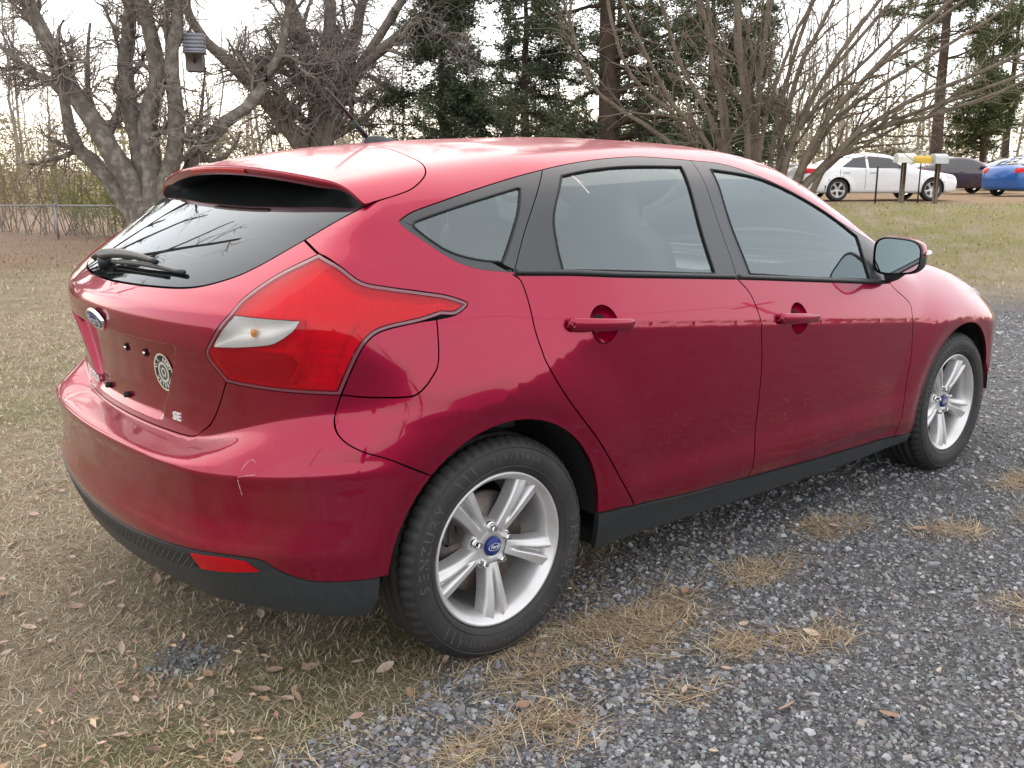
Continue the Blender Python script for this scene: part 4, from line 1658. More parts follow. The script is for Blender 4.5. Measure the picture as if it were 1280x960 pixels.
lamp = D['lamp']
lampU, lampL, lampB, lampI = lamp[0:8], lamp[7:15], lamp[14:18], lamp[17:24] + [lamp[0]]
c_lampU, c_lampB, c_lampI = cr(lampU), cr(lampB), cr(lampI)
FST = [-.2, -.897, .991]
c_lampL1 = cr([lampL[0], lampL[1], FST])
c_lampL2 = cr([FST] + lampL[2:])
c_lampL = join(c_lampL1, c_lampL2)
c_fuel = cr([FST] + D['fuel'][1:5] + [[-.40, -.850, .811], lampL[-1]])
c_bq = cr([lampL[-1]] + D['bump_quarter'][1:5] + [[-.250, -.887, .596]])
a_top = math.degrees(math.atan2(.596 - .325, -.250))
RA = .3687
c_arch1 = arch(0, .325, RA, a_top, 2)
c_arch2 = arch(0, .325, RA, 176, a_top, 16)
c_seam = cr([[.050, 0, 1.42], [.040, -.25, 1.41]] + D['hatch_seam'])
c_gr = cr([D['hatch_seam'][-1]] + D['glass_r'][1:])
c_hu = cr([D['glass_r'][-1], D['hatch_up'][1], lamp[0]])
SILLA = [.368, -.874, .338]
c_sill1 = cr([c_arch1[-1], [.45, -.883, .337], [.526, -.883, .328]])
c_sill2 = cr([[.526, -.883, .328], [.82, -.875, .302], [1.132, -.87, .286]])
c_sill3 = cr([[1.132, -.87, .286], [1.6, -.87, .267], [2.14, -.878, .250]])
c_sill4 = cr([[2.14, -.878, .250], [2.2, -.876, .247], [2.292, -.876, .243]])
c_rshut = cr([[.073, -.859, 1.08]] + D['rshut'][1:-1] + [[.526, -.883, .328]])
c_dshut = cr([[1.024, -.867, .996]] + D['dshut'][1:-1] + [[1.132, -.87, .286]])
c_fshut = cr([[2.05, -.858, .905], [2.075, -.867, .878]] + D['fshut'][2:-1] + [[2.14, -.878, .250]])
c_qwb = cr(D['qw_bot'])
c_qwt = cr(D['qw_top'])
c_qws = cr([D['qw_top'][-1], [.187, -.784, 1.221], [.073, -.859, 1.08]])
c_rdt = cr([D['qw_top'][-1]] + D['rd_top'][1:-1] + [[1.067, -.611, 1.381]])
c_fdt = cr([[1.067, -.611, 1.381]] + D['fd_top'][1:])
c_B = cr([[1.067, -.611, 1.381], [1.03, -.764, 1.199], [1.027, -.836, 1.061], [1.024, -.867, .996]])
c_belt1 = cr([[.073, -.859, 1.08]] + D['belt'][1:4] + [[1.024, -.867, .996]])
c_belt2 = cr([[1.024, -.867, .996]] + D['belt'][5:7] + [[2.05, -.858, .905]])
ABASE = D['fd_top'][-1]

# ---- roof, pillars and rear quarters in one pressing
WS = cr([[1.66, 0, 1.42], [1.63, -.30, 1.41], [1.545, -.515, 1.37], [1.75, -.60, 1.27], [2.0, -.665, 1.13], [2.27, -.715, 1.0]])
halfR = join(c_seam, c_gr, c_hu, c_lampU, c_lampL1, c_fuel, c_bq, c_arch1, c_sill1, c_rshut[::-1], c_qwb[::-1], c_qwt, c_rdt, c_fdt,
             cr([ABASE, [2.27, -.715, 1.0]]), WS[::-1])
halfL = join(c_seam, c_gr, c_hu, c_lampU, c_lampL1, c_lampL2, c_bq, c_arch1, c_sill1, c_rshut[::-1], c_qwb[::-1], c_qwt, c_rdt, c_fdt,
             cr([ABASE, [2.27, -.715, 1.0]]), WS[::-1])
pr_, pl_ = c_inv(halfR), c_inv(halfL)
pl_[:, 1] = .8 * math.pi - pl_[:, 1]
shell2 = join(pr_, pl_[::-1])
ring = lambda cx, cz, rs, a0, a1, n: np.concatenate([c_inv(arch(cx, cz, r, a0, a1, n)) for r in rs])
ex = ring(0, .325, (.38, .392, .404, .416, .428, .44, .452), 0, 140, 46)
exl = ex.copy()
exl[:, 1] = .8 * math.pi - exl[:, 1]
V, Fc, N = cut([shell2], 'C', sp=.022, gap=.002, p2=True, extra=np.vstack([ex, exl]))
MB().add(V, Fc, 0, N).build('body_shell', PAINT, car)
panel('fuel_door', [join(c_lampL2, c_fuel[::-1])], 'C', PAINT, car, sp=.015, gap=.0022)

# ---- doors (painted lower halves), window frames, panes
crease = np.concatenate([[(x, .8 * math.atan2(zcr(x) + dz - CZ, .91)) for x in np.arange(.05, 2.3, .018)] for dz in (-.016, -.009, -.004, 0, .004, .009, .016)])


def cup_loop(cx, cz, rx, rz, n=36):
    t = np.linspace(0, 2 * math.pi, n, endpoint=False)
    return flank(cx + rx * np.cos(t), cz + rz * np.sin(t))


def handle_set(doorR, doorL, cx, cz, x0, x1, slope):
    """bowl pressed into the skin, and the strap handle across it"""
    rx, rz = .052, .052
    n, m = 36, 9
    V, Nn = [], []
    for i in range(m):
        k = 1 - i / (m - 1)
        t = np.linspace(0, 2 * math.pi, n, endpoint=False)
        V.append(flank(cx + rx * k * np.cos(t), cz + rz * k * np.sin(t)) + (0, .024 * (1 - k * k) ** .8 + .0015, 0))
    V = np.concatenate(V)
    Fc = [(i * n + j, (i + 1) * n + j, (i + 1) * n + (j + 1) % n, i * n + (j + 1) % n) for i in range(m - 1) for j in range(n)]
    b = MB().add(V, Fc, 0)
    b.build('handle_recess', PAINT, doorR)
    b.build('handle_recess', PAINT, doorL, flip=True)
    # strap: rounded section swept along x
    h = MB()
    ns, ks = 26, 14
    V = []
    for i in range(ns):
        s_ = i / (ns - 1)
        x = x0 + (x1 - x0) * s_
        e = min(s_, 1 - s_) * (x1 - x0)
        rr = math.sqrt(max(0., 1 - max(0., 1 - e / .016) ** 2))
        zc = cz + (x - cx) * slope + .002
        y = ysurf(x, zc) - .009 - .009 * math.sin(math.pi * s_)
        hz = (.0165 + .003 * (1 - s_)) * max(rr, .02)
        hy = .010 * max(rr, .02)
        for t in np.linspace(0, 2 * math.pi, ks, endpoint=False):
            c_, d_ = math.cos(t), math.sin(t)
            V.append((x, y + hy * math.copysign(abs(c_) ** .7, c_), zc + hz * math.copysign(abs(d_) ** .6, d_)))
    Fc = [(i * ks + j, i * ks + (j + 1) % ks, (i + 1) * ks + (j + 1) % ks, (i + 1) * ks + j) for i in range(ns - 1) for j in range(ks)]
    Fc += [tuple(range(ks))[::-1], tuple(range((ns - 1) * ks, ns * ks))]
    h.add(V, Fc, 0)
    for xx in (x0 + .022, x1 - .022):
        zc = cz + (xx - cx) * slope + .002
        h.add(*box(xx, ysurf(xx, zc) - .006, zc, .034, .028, .022, .004), 0)
    h.build('handle', PAINT, doorR)
    h.build('handle', PAINT, doorL, flip=True)


RH = (.352, .917, .052)
FH = (1.33, .838, .052)
rd_out = join(c_rshut, c_sill2, c_dshut[::-1], c_belt1[::-1])
fd_out = join(c_dshut, c_sill3, c_fshut[::-1], c_belt2[::-1])
hexa = [(x, .8 * math.atan2(z - CZ, .905)) for cx, cz, r0 in (RH, FH) for r in (.056, .064, .075) for x, z in ((cx + r * math.cos(t), cz + r * math.sin(t)) for t in np.linspace(0, 6.28, 40))]
exd = np.vstack([crease, np.array(hexa)])
rdR, rdL = panel('rear_door', [rd_out, cup_loop(RH[0], RH[1], .052, .052)], 'C', PAINT, car, both=car, sp=.02, gap=.0025, extra=exd)
fdR, fdL = panel('front_door', [fd_out, cup_loop(FH[0], FH[1], .052, .052)], 'C', PAINT, car, both=car, sp=.02, gap=.0025, extra=exd)
handle_set(rdR, rdL, RH[0], RH[1], .212, .462, -.085)
handle_set(fdR, fdL, FH[0], FH[1], 1.195, 1.435, -.085)

g = D['qw_glass']
qg = cr([[.205, -.723, 1.303], [.150, -.78, 1.228], [.060, -.836, 1.124], [.035, -.842, 1.118], [-.05, -.833, 1.131], [-.12, -.812, 1.158], [-.185, -.765, 1.213], [-.178, -.757, 1.224], [-.06, -.748, 1.252], [.08, -.735, 1.283], [.195, -.722, 1.306], [.205, -.723, 1.303]], .008)[:-1]
rg = join(cr([[.382, -.694, 1.332], [.286, -.776, 1.233], [.259, -.819, 1.153], [.250, -.857, 1.078]]), cr([[.250, -.857, 1.078], [.44, -.86, 1.062], [.766, -.862, 1.034], [.913, -.86, 1.021]]),
          cr([[.913, -.86, 1.021], [.918, -.80, 1.14], [.945, -.72, 1.26], [.98, -.644, 1.360]]), cr([[.98, -.644, 1.36], [.71, -.659, 1.362], [.527, -.674, 1.350], [.382, -.694, 1.332]]))
fgl = D['fd_glass']
fg = join(cr([fgl[0], [1.095, -.771, 1.179], [1.103, -.86, 1.008]]), cr([[1.103, -.86, 1.008], [1.5, -.86, .966], [1.895, -.856, .930]]), cr([[1.895, -.856, .93], [1.905, -.81, 1.01], [1.925, -.768, 1.095]]),
          cr([[1.925, -.768, 1.095]] + fgl[5:] + [fgl[0]]))
panel('quarter_window_frame', [join(c_qwb[::-1], c_qws[::-1], c_qwt[::-1]), qg], 'C', GLOSSBLK, car, both=car, gap=.0015, sp=.03)
panel('quarter_window', [qg], 'C', SIDEGLASS, car, both=car, gap=.0, off=-.003, sp=.03, fl=0)
panel('window_frame', [join(c_qws, c_belt1, c_B[::-1], c_rdt[::-1]), rg], 'C', GLOSSBLK, rdR, both=rdL, gap=.0015, sp=.03)
panel('window', [rg], 'C', SIDEGLASS, rdR, both=rdL, gap=0., off=-.004, sp=.03, fl=0)
panel('window_frame', [join(c_B, c_belt2, cr([[2.05, -.858, .905], ABASE]), c_fdt[::-1]), fg], 'C', GLOSSBLK, fdR, both=fdL, gap=.0015, sp=.03)
panel('window', [fg], 'C', SIDEGLASS, fdR, both=fdL, gap=0., off=-.004, sp=.03, fl=0)
# bright-line rubber seals round the panes and along the belt
for dR, dL, loop in ((rdR, rdL, rg), (fdR, fdL, fg), (car, car, qg)):
    P = c_prj(c_inv(loop), F)
    t = tube(np.vstack([P, P[:1]]), .0035, 6, False)
    MB().add(*t).build('window_seal', RUBBER, dR)
    MB().add(*t).build('window_seal', RUBBER, dL, flip=True)
for dR, dL, c in ((rdR, rdL, c_belt1), (fdR, fdL, c_belt2)):
    P = c_prj(c_inv(c[1:-1]) + (0, .008), F)
    P[:, 1] -= .002
    t = tube(P, .0075, 8)
    MB().add(*t).build('belt_moulding', PLASTIC, dR)
    MB().add(*t).build('belt_moulding', PLASTIC, dL, flip=True)

for c in (c_belt1, c_belt2):
    P = c_prj(c_inv(c), F)
    P[:, 1] += .035
    P[:, 2] -= .004
    t = tube(P, .026, 8)
    MB().add(*t).build('door_trim', TRIMM, car)
    MB().add(*t).build('door_trim', TRIMM, car, flip=True)

# ---- front wing, bonnet, windscreen, nose
AF_ = arch(XF, .325, .362, 2, 193, 60)
c_hoodline = cr([[2.27, -.715, 1.0], [2.6, -.735, .95], [2.95, -.70, .86], [3.22, -.62, .78]])
fend = join(cr([ABASE, [2.27, -.715, 1.0]]), c_hoodline, cr([[3.22, -.62, .78], [3.22, -.72, .66], [3.10, -.84, .52], [AF_[0][0], AF_[0][1], AF_[0][2]]]), AF_,
            cr([AF_[-1], [2.2, -.876, .247], [2.14, -.878, .250]]), c_fshut[::-1], cr([[2.05, -.858, .905], ABASE]))
exf = ring(XF, .325, (.374, .388, .402, .416, .43, .445), 10, 190, 50)
panel('front_wing', [fend], 'C', PAINT, car, both=car, sp=.022, gap=.002, extra=np.vstack([exf, crease]))
cowl = cr([[2.27, -.715, 1.0], [2.36, -.5, 1.0], [2.43, -.25, 1.0], [2.45, 0, 1.0]])
panel('windscreen', [sym(join(WS, cowl))], 'C', WINDSCREEN, car, sp=.05, gap=.002, off=-.003, fl=0)
cw2 = cowl + np.array((.075, 0, 0))
panel('cowl_panel', [sym(join(cowl[::-1], cw2))], 'C', PLASTIC, car, sp=.04, gap=.0, off=.006, fl=.05)
front_edge = cr([[3.22, -.62, .78], [3.36, -.40, .78], [3.42, 0, .78]])
panel('bonnet', [sym(join(cowl[::-1], c_hoodline, front_edge))], 'C', PAINT, car, sp=.035, gap=.003)
fb_half = join(cr([[3.42, 0, .735], [3.37, -.40, .725], [3.25, -.60, .70], [3.18, -.72, .62], [3.10, -.84, .50], [AF_[0][0], AF_[0][1], AF_[0][2]]]),
               cr([[AF_[0][0], AF_[0][1], AF_[0][2]], [3.05, -.86, .22]]), cr([[3.05, -.86, .22], [3.4, -.5, .20], [3.50, 0, .20]]))
panel('front_bumper', [sym(fb_half)], 'Q', PAINT, car, sp=.04, gap=.002)
panel('grille', [sym(join(cr([[3.5, 0, .46], [3.4, -.42, .46]]), cr([[3.4, -.42, .46], [3.45, -.34, .29]]), cr([[3.45, -.34, .29], [3.5, 0, .29]])))], 'Q', PLASTIC2, car, sp=.04, off=.004)
panel('headlight', [cr([[3.04, -.765, .80], [3.16, -.70, .80], [3.27, -.60, .775], [3.26, -.66, .70], [3.17, -.75, .70], [3.06, -.80, .75], [3.04, -.765, .80]])[:-1]], 'C', LAMPW, car, both=car, sp=.03, off=.004)

# ---- sill trim
sl = join(c_sill1, c_sill2, c_sill3, c_sill4, cr([c_sill4[-1], [2.268, -.862, .213]]), cr([[2.268, -.862, .213], [1.832, -.853, .196], [1.1, -.845, .20], [.532, -.838, .207], [.392, -.835, .205]]), cr([[.392, -.835, .205], c_arch1[-1]]))
panel('sill_trim', [sl], 'C', PLASTIC, car, both=car, sp=.025, gap=.0025, off=.006, fl=.02)

# ---- rear bumper and its black lower lip
hb = cr([[-.70, 0, .664], [-.70, -.207, .664], [-.68, -.38, .666], [-.67, -.43, .672], [-.661, -.456, .687], [-.645, -.501, .718], [-.64, -.55, .780], lamp[17]])
c_blk = cr([[-.786, 0, .384], [-.779, -.20, .391], [-.757, -.42, .409], [-.715, -.585, .424], [-.642, -.706, .421], [-.610, -.735, .398], [-.578, -.757, .376], [-.52, -.79, .357], [-.376, -.839, .351]])
bump_half = join(hb, c_lampB[::-1], c_bq, c_arch2[::-1], cr([c_arch2[0], c_blk[-1]]), c_blk[::-1])
uu, zz_ = np.meshgrid(np.arange(-1.3, 1.3, .013), np.arange(.60, .80, .0028))
exb = np.stack([uu.ravel(), zz_.ravel()], -1)
bumper = panel('rear_bumper', [sym(bump_half)], 'R', PAINT, car, sp=.016, gap=.0015, extra=exb, zones=[(.598, .80)])
# old scrapes on the bumper corner
SCR = mat('bare_scrape', (.52, .34, .36), .8)
for pts in ([(-.667, -.690, .628), (-.655, -.705, .632), (-.637, -.722, .636)], [(-.664, -.695, .640), (-.655, -.705, .660), (-.645, -.716, .668), (-.640, -.722, .662)], [(-.667, -.690, .622), (-.666, -.692, .60), (-.664, -.695, .58)]):
    q = r_prj(r_inv(cr(pts, .004)), F)
    q = q[rng.random(len(q)) < .9]
    MB().add(*tube(q, rng.uniform(.0004, .0012, len(q)), 5)).build('scrape', SCR, bumper)
c_vb = cr([[-.75, 0, .275], [-.748, -.218, .281], [-.72, -.45, .285], [-.63, -.662, .279], [-.557, -.728, .266], [-.45, -.79, .250], [-.395, -.81, .250], [-.372, -.823, .290]])
val_half = join(c_blk, cr([c_blk[-1], c_vb[-1]]), c_vb[::-1])
c_mesh = join(cr([[-.784, 0, .374], [-.777, -.20, .381], [-.757, -.42, .397], [-.735, -.535, .407]]), cr([[-.735, -.535, .407], [-.722, -.56, .366]]), cr([[-.722, -.56, .366], [-.74, -.45, .352], [-.766, -.20, .334], [-.773, 0, .330]]))
panel('bumper_lip', [sym(val_half)], 'R', PLASTIC, car, sp=.025, gap=.001, off=.004, fl=.03)
panel('mesh_insert', [sym(c_mesh)], 'R', PLASTIC2, car, sp=.02, off=.0055)
rfl = join(cr([[-.735, -.545, .414], [-.69, -.63, .420], [-.655, -.688, .416]]), cr([[-.655, -.688, .416], [-.629, -.712, .388]]), cr([[-.629, -.712, .388], [-.68, -.635, .377], [-.722, -.566, .371]]), cr([[-.722, -.566, .371], [-.735, -.545, .414]]))
panel('reflector', [rfl], 'R', REDLENS2, car, both=car, sp=.02, off=.008, gap=.002)

# ---- tailgate with its glass and spoiler
tg_half = join(hb, c_lampI, c_hu[::-1], cr([D['glass_b'][0]] + D['glass_b'][1:5] + [[-.703, 0, 1.0415]]))
yy, zz_ = np.meshgrid(np.arange(-.66, .66, .012), np.concatenate([np.arange(.895, .922, .0022), np.arange(.978, 1.02, .004), np.arange(.66, .70, .006)]))
zl = np.arange(.672, 1.0, .008)
yl = np.interp(zl, [.66, .72, .905, 1.0], [.25, .275, .42, .507])
edge_pts = np.concatenate([np.stack([sg * (yl + o_), zl], -1) for sg in (-1, 1) for o_ in (-.018, -.013, -.008, -.003, .002, .007, .012)])
ext = np.vstack([np.stack([yy.ravel(), zz_.ravel()], -1), edge_pts])
tailgate = panel('tailgate', [sym(tg_half)], 'B', PAINT, car, sp=.013, gap=.002, extra=ext, fl=.02, zones=[(.894, .922), (.976, 1.02), (.658, .70)])
c_gb = cr([D['glass_b'][0]] + D['glass_b'][1:5] + [[-.703, 0, 1.0415]])
gl_half = join(c_gb[::-1], c_gr[::-1], cr([D['hatch_seam'][-1], [-.25, -.64, 1.282], [-.20, -.45, 1.325], [-.19, 0, 1.345]]))
panel('glass', [sym(gl_half)], 'B', REARGLASS, tailgate, sp=.03, gap=.003, fl=.006)
# spoiler: roof skin carried on past the glass, an edge and an underside
E_ = c_seam[-1]
tr_edge = cr([[-.378, 0, 1.35], [-.375, -.12, 1.35], [-.362, -.30, 1.345], [-.345, -.42, 1.33], [-.325, -.52, 1.312], [-.305, -.60, 1.29], [-.295, -.655, 1.268], E_ + (-.010, -.004, .003), E_])
sp2 = sym(join(c_seam, tr_edge[::-1]))
V, Fc, N = cut([sp2], 'C', sp=.02, gap=.002, Fn=Fs, fl=.010)
spm = MB().add(V, Fc, 0, N)
te = c_prj(c_inv(tr_edge), Fs)
te += np.array((.0015, 0, -.001))
te[:, 1] *= .997
fade = (1 - sst(.50, .70, np.abs(te[:, 1])))[:, None]
lowr = te + np.array((.010, 0, -.022)) * fade + np.array((.002, .004, -.003))
inn = np.array([(-.20 - .05 * min(1, abs(p[1]) / .62) ** 2, p[1] * .95, 1.338 - .10 * (p[1] / .66) ** 2) for p in te])
st = np.stack([te, te + np.array((-.002, 0, -.009)) * fade, lowr, .5 * (lowr + inn) + (0, 0, .006), inn])
st2 = np.concatenate([st[:, ::-1] * 1., st[:, 1:] * (1, -1, 1)], 1)
V2 = st2.reshape(-1, 3)
m_, n_ = st2.shape[:2]
fq = grid_faces(m_, n_)
spm.add(V2, fq[:(n_ - 1) * 2], 0)
spm.add(V2, fq[(n_ - 1) * 2:], 1)
spm.build('spoiler', [PAINT, GLOSSBLK], tailgate)
# third brake light under the spoiler edge
yb_ = np.linspace(-.19, .19, 25)
xb_ = np.interp(np.abs(yb_), np.abs(te[::-1, 1])[np.argsort(np.abs(te[::-1, 1]))], te[::-1, 0][np.argsort(np.abs(te[::-1, 1]))])
zb_ = np.interp(np.abs(yb_), np.sort(np.abs(te[:, 1])), te[np.argsort(np.abs(te[:, 1])), 2])
P = np.stack([xb_, yb_, zb_], -1)
V = np.concatenate([P + (-.0035, 0, -.006), P + (-.0045, 0, -.013), P + (.004, 0, -.021)])
MB().add(V, grid_faces(3, 25)).build('brake_light', REDLENS2, tailgate)

# emblem on the tailgate: oval, chrome rim, script
XEM = float(rear_x(0., .938))
slope_b = math.atan2(float(rear_x(0., .96) - rear_x(0., .91)), .05)
MT = Matrix.Translation((XEM - .002, 0, .938)) @ Matrix.Rotation(slope_b, 4, 'Y') @ Matrix(((0, 0, -1, 0), (-1, 0, 0, 0), (0, 1, 0, 0), (0, 0, 0, 1)))


def oval_badge(a, b, rim, depth, txt, tsize, shear=.35):
    m = MB()
    t = np.linspace(0, 2 * np.pi, 48, endpoint=False)
    c_, s_ = np.cos(t), np.sin(t)
    rings = [(a, b, 0), (a, b, depth * .7), (a - rim * .4, b - rim * .4, depth), (a - rim, b - rim, depth * .75)]
    V = np.concatenate([np.stack([ra * c_, rb * s_, 0 * t + h], -1) for ra, rb, h in rings])
    n = 48
    m.add(V, [(i * n + j, i * n + (j + 1) % n, (i + 1) * n + (j + 1) % n, (i + 1) * n + j) for i in range(3) for j in range(n)], 0)
    V = np.concatenate([np.stack([(a - rim) * k * c_, (b - rim) * k * s_, 0 * t + depth * .75 + depth * .25 * (1 - k * k)], -1) for k in (1, .6, .001)])
    m.add(V, [(i * n + j, i * n + (j + 1) % n, (i + 1) * n + (j + 1) % n, (i + 1) * n + j) for i in range(2) for j in range(n)], 1)
    # thin inner ring and the script
    k1, k2 = .88, .84
    V = np.concatenate([np.stack([(a - rim) * k * c_, (b - rim) * k * s_, 0 * t + depth * 1.08], -1) for k in (k1, k2)])
    m.add(V, [(j, (j + 1) % n, n + (j + 1) % n, n + j) for j in range(n)], 2)
    V, Fc = text_geo(txt, tsize, shear, 0.)
    V[:, 0] *= 1.12
    V[:, 2] = depth * 1.12
    m.add(V, Fc, 2, smooth=False)
    return m


em = oval_badge(.064, .034, .009, .010, 'Ford', .040).tf(MT)
em.build('emblem', [CHROME, BLUE, WHITEP], tailgate)


def on_tail(y, z, lift=.0015):
    """frame lying on the tailgate skin at (y, z)"""
    p = b_prj(np.array([[-y, z]]), F)[0]
    e = 6e-3
    pu = b_prj(np.array([[-(y - e), z]]), F)[0]
    pv = b_prj(np.array([[-y, z + e]]), F)[0]
    u = (pu - p) / np.linalg.norm(pu - p)
    v = (pv - p) / np.linalg.norm(pv - p)
    n = np.cross(u, v)
    n /= np.linalg.norm(n)
    v = np.cross(n, u)
    p = p + n * lift
    return Matrix(((u[0], v[0], n[0], p[0]), (u[1], v[1], n[1], p[1]), (u[2], v[2], n[2], p[2]), (0, 0, 0, 1)))


for txt, y, z in (('SE', -.350, .711), ('FOCUS', .30, .715)):
    V, Fc = text_geo(txt, .031, .12, .0010, .0015)
    V[:, 0] *= 1.35
    MB().add(V, Fc, 0, smooth=False).tf(on_tail(y, z)).build('badge', BADGE, tailgate)
# round sticker: dark ring with lettering, cream seal in the middle
m = MB()
t = np.linspace(0, 2 * np.pi, 56, endpoint=False)
n = 56


def ring_add(r0, r1, h, mi):
    V = np.concatenate([np.stack([r * .94 * np.cos(t), r * np.sin(t), 0 * t + h], -1) for r in (r0, r1)])
    m.add(V, [(j, (j + 1) % n, n + (j + 1) % n, n + j)[::-1] for j in range(n)], mi, smooth=False)


ring_add(.0465, .052, .0006, 1)
ring_add(.029, .0465, .0006, 0)
ring_add(.0265, .029, .0007, 1)
ring_add(.0002, .0265, .0006, 1)
ring_add(.013, .0215, .0009, 2)
ring_add(.0002, .008, .0009, 2)


def arc_text(m, txt, r, a_mid, step, size, h, mi, outward=True):
    for i, ch in enumerate(txt):
        if ch == ' ':
            continue
        k = i - (len(txt) - 1) / 2
        a = a_mid + (-k if outward else k) * step
        V, Fc = text_geo(ch, size, 0, .0003)
        if not len(V):
            continue
        th = R_(a - 90 if outward else a + 90)
        M = np.array(((math.cos(th), -math.sin(th)), (math.sin(th), math.cos(th))))
        V[:, :2] = V[:, :2] @ M.T + r * np.array((math.cos(R_(a)), math.sin(R_(a))))
        V[:, 2] = h
        m.add(V, Fc, mi, smooth=False)


arc_text(m, 'U.S. ARMY', .0375, 90, 17, .0165, .0011, 3)
arc_text(m, 'VETERAN', .0378, 270, 20, .0165, .0011, 3, False)
m.tf(on_tail(-.283, .820, .002)).build('sticker', [RUBBER, CREAM, TRIMM, WHITEP], tailgate)
for y, z, k in ((-.073, .862, 0), (-.199, .863, 0), (.155, .712, 1), (-.023, .715, 1)):
    m = MB()
    if k:
        m.add(*lathe([(.0001, .014), (.006, .014), (.009, .010), (.009, 0)], 12, 'z'))
        m.add(*box(.006, 0, .007, .022, .008, .008, .002))
    else:
        m.add(*box(0, 0, .002, .014, .022, .005, .002))
        m.add(*lathe([(.0001, .008), (.004, .008), (.005, 0)], 10, 'z'), 1)
    m.tf(on_tail(y, z)).build('plate_screw', [RUBBER, CHROME], tailgate)
# rear wiper: motor boss, arm and blade on the glass
gl = lambda y, z, h: (lambda p: p + h * np.array((-.77, 0, .64)))(b_prj(np.array([[-y, z]]), F)[0])
m = MB()
boss = gl(.12, 1.062, .016)
arm = [gl(.215, 1.070, .030), gl(.19, 1.079, .034), gl(.05, 1.090, .036), gl(-.10, 1.092, .034), gl(-.22, 1.088, .028)]
AR_ = cr(arm, .02)
wd = np.interp(np.arange(len(AR_)), [0, 3, len(AR_) * .4, len(AR_) - 1], [.007, .017, .013, .006])
V = []
for p, q in zip(AR_, wd):
    u = np.array((.64, 0, .77))
    nrm = np.array((-.77, 0, .64))
    for a, b in ((-1, -.006), (-1, .004), (-.5, .010), (.5, .010), (1, .004), (1, -.006)):
        V.append(p + u * q * a + nrm * b)
k = 6
Fc = [(i * k + j, i * k + (j + 1) % k, (i + 1) * k + (j + 1) % k, (i + 1) * k + j) for i in range(len(AR_) - 1) for j in range(k)] + [tuple(range(k))[::-1], tuple(range((len(AR_) - 1) * k, len(AR_) * k))]
m.add(V, Fc)
m.add(*tube(cr([gl(.10, 1.078, .012), gl(-.12, 1.084, .014), gl(-.345, 1.081, .008)], .03), .0065, 8))
m.add(*tube([gl(.165, 1.070, .0), gl(.165, 1.078, .030)], [.024, .016], 14))
m.build('wiper', PLASTIC, tailgate)

# ---- tail lamps
lampO = join(c_lampU, c_lampL, c_lampB, c_lampI)
inn2 = inset(r_inv(lampO), .0095)
clr = np.array(D['clear'])
c_clr = join(cr([clr[0], [-.585, -.715, 1.005], clr[1]]), cr([clr[1], clr[2], clr[3], clr[4]]), cr([clr[4], [-.635, -.655, .932], clr[5]]), cr([clr[5], [-.661, -.582, .953], [-.648, -.603, .985], clr[0]]))
clr2 = r_inv(c_clr)
clr2 = np.where((pip(clr2, inn2) | True)[:, None], clr2, clr2)
# keep the clear field inside the rim
cen = clr2.mean(0)
for _ in range(60):
    bad = ~pip(clr2, inset(inn2, .002))
    if not bad.any():
        break
    clr2[bad] = clr2[bad] + (cen - clr2[bad]) * .03
low_line = r_inv(cr([clr[4], [-.60, -.725, .93], [-.53, -.79, .905], [-.445, -.845, .86]]))
lensmb = []


def lens_f(off):
    return lambda p: F(p)


Vr, Fr, Nr = cut([r_inv(lampO), inn2], 'R', sp=.02, gap=.0015, p2=True, off=.001)
Vl, Fl, Nl = cut([inn2, clr2], 'R', sp=.014, gap=.0006, p2=True, off=.0025, fl=.006)
Vi, Fi_, Ni = cut([inset(inn2, .001), clr2], 'R', sp=.007, gap=.0006, p2=True, off=0., fl=0)
ui = r_inv(Vi)
di = np.minimum(pdist(ui, inn2), pdist(ui, clr2))
flute = .0045 * np.abs(np.sin(ui[:, 0] * 95)) + .004 * np.abs(np.sin(ui[:, 1] * 120)) * (ui[:, 1] < .93)
Vi = Vi - Ni * (np.clip(di * 1.6, 0, .020) + flute * np.clip(di / .01, 0, 1))[:, None]
Vc, Fcl, Nc = cut([clr2], 'R', sp=.02, gap=.0004, p2=True, off=.0022, fl=0)
Vb, Fb, Nb = cut([clr2], 'R', sp=.008, gap=.0004, p2=True, off=-.0, fl=0)
bc = Vb.mean(0)
dd = pdist(r_inv(Vb), clr2)
rib = .0022 * np.abs(((r_inv(Vb)[:, 0] * 110) % 1) - .5)
Vb = Vb - Nb * (.032 * np.clip(dd / .022, 0, 1)[:, None] + rib[:, None])
GUIDE = mat('light_guide', (.98, .95, .96), .4, spec=.1, coat=.2, coatr=.02)
lamp_in = inset(r_inv(lampO), .012)
gd_o = r_prj(r_inv(c_lampL[6:-4]), F)
go = r_inv(gd_o)
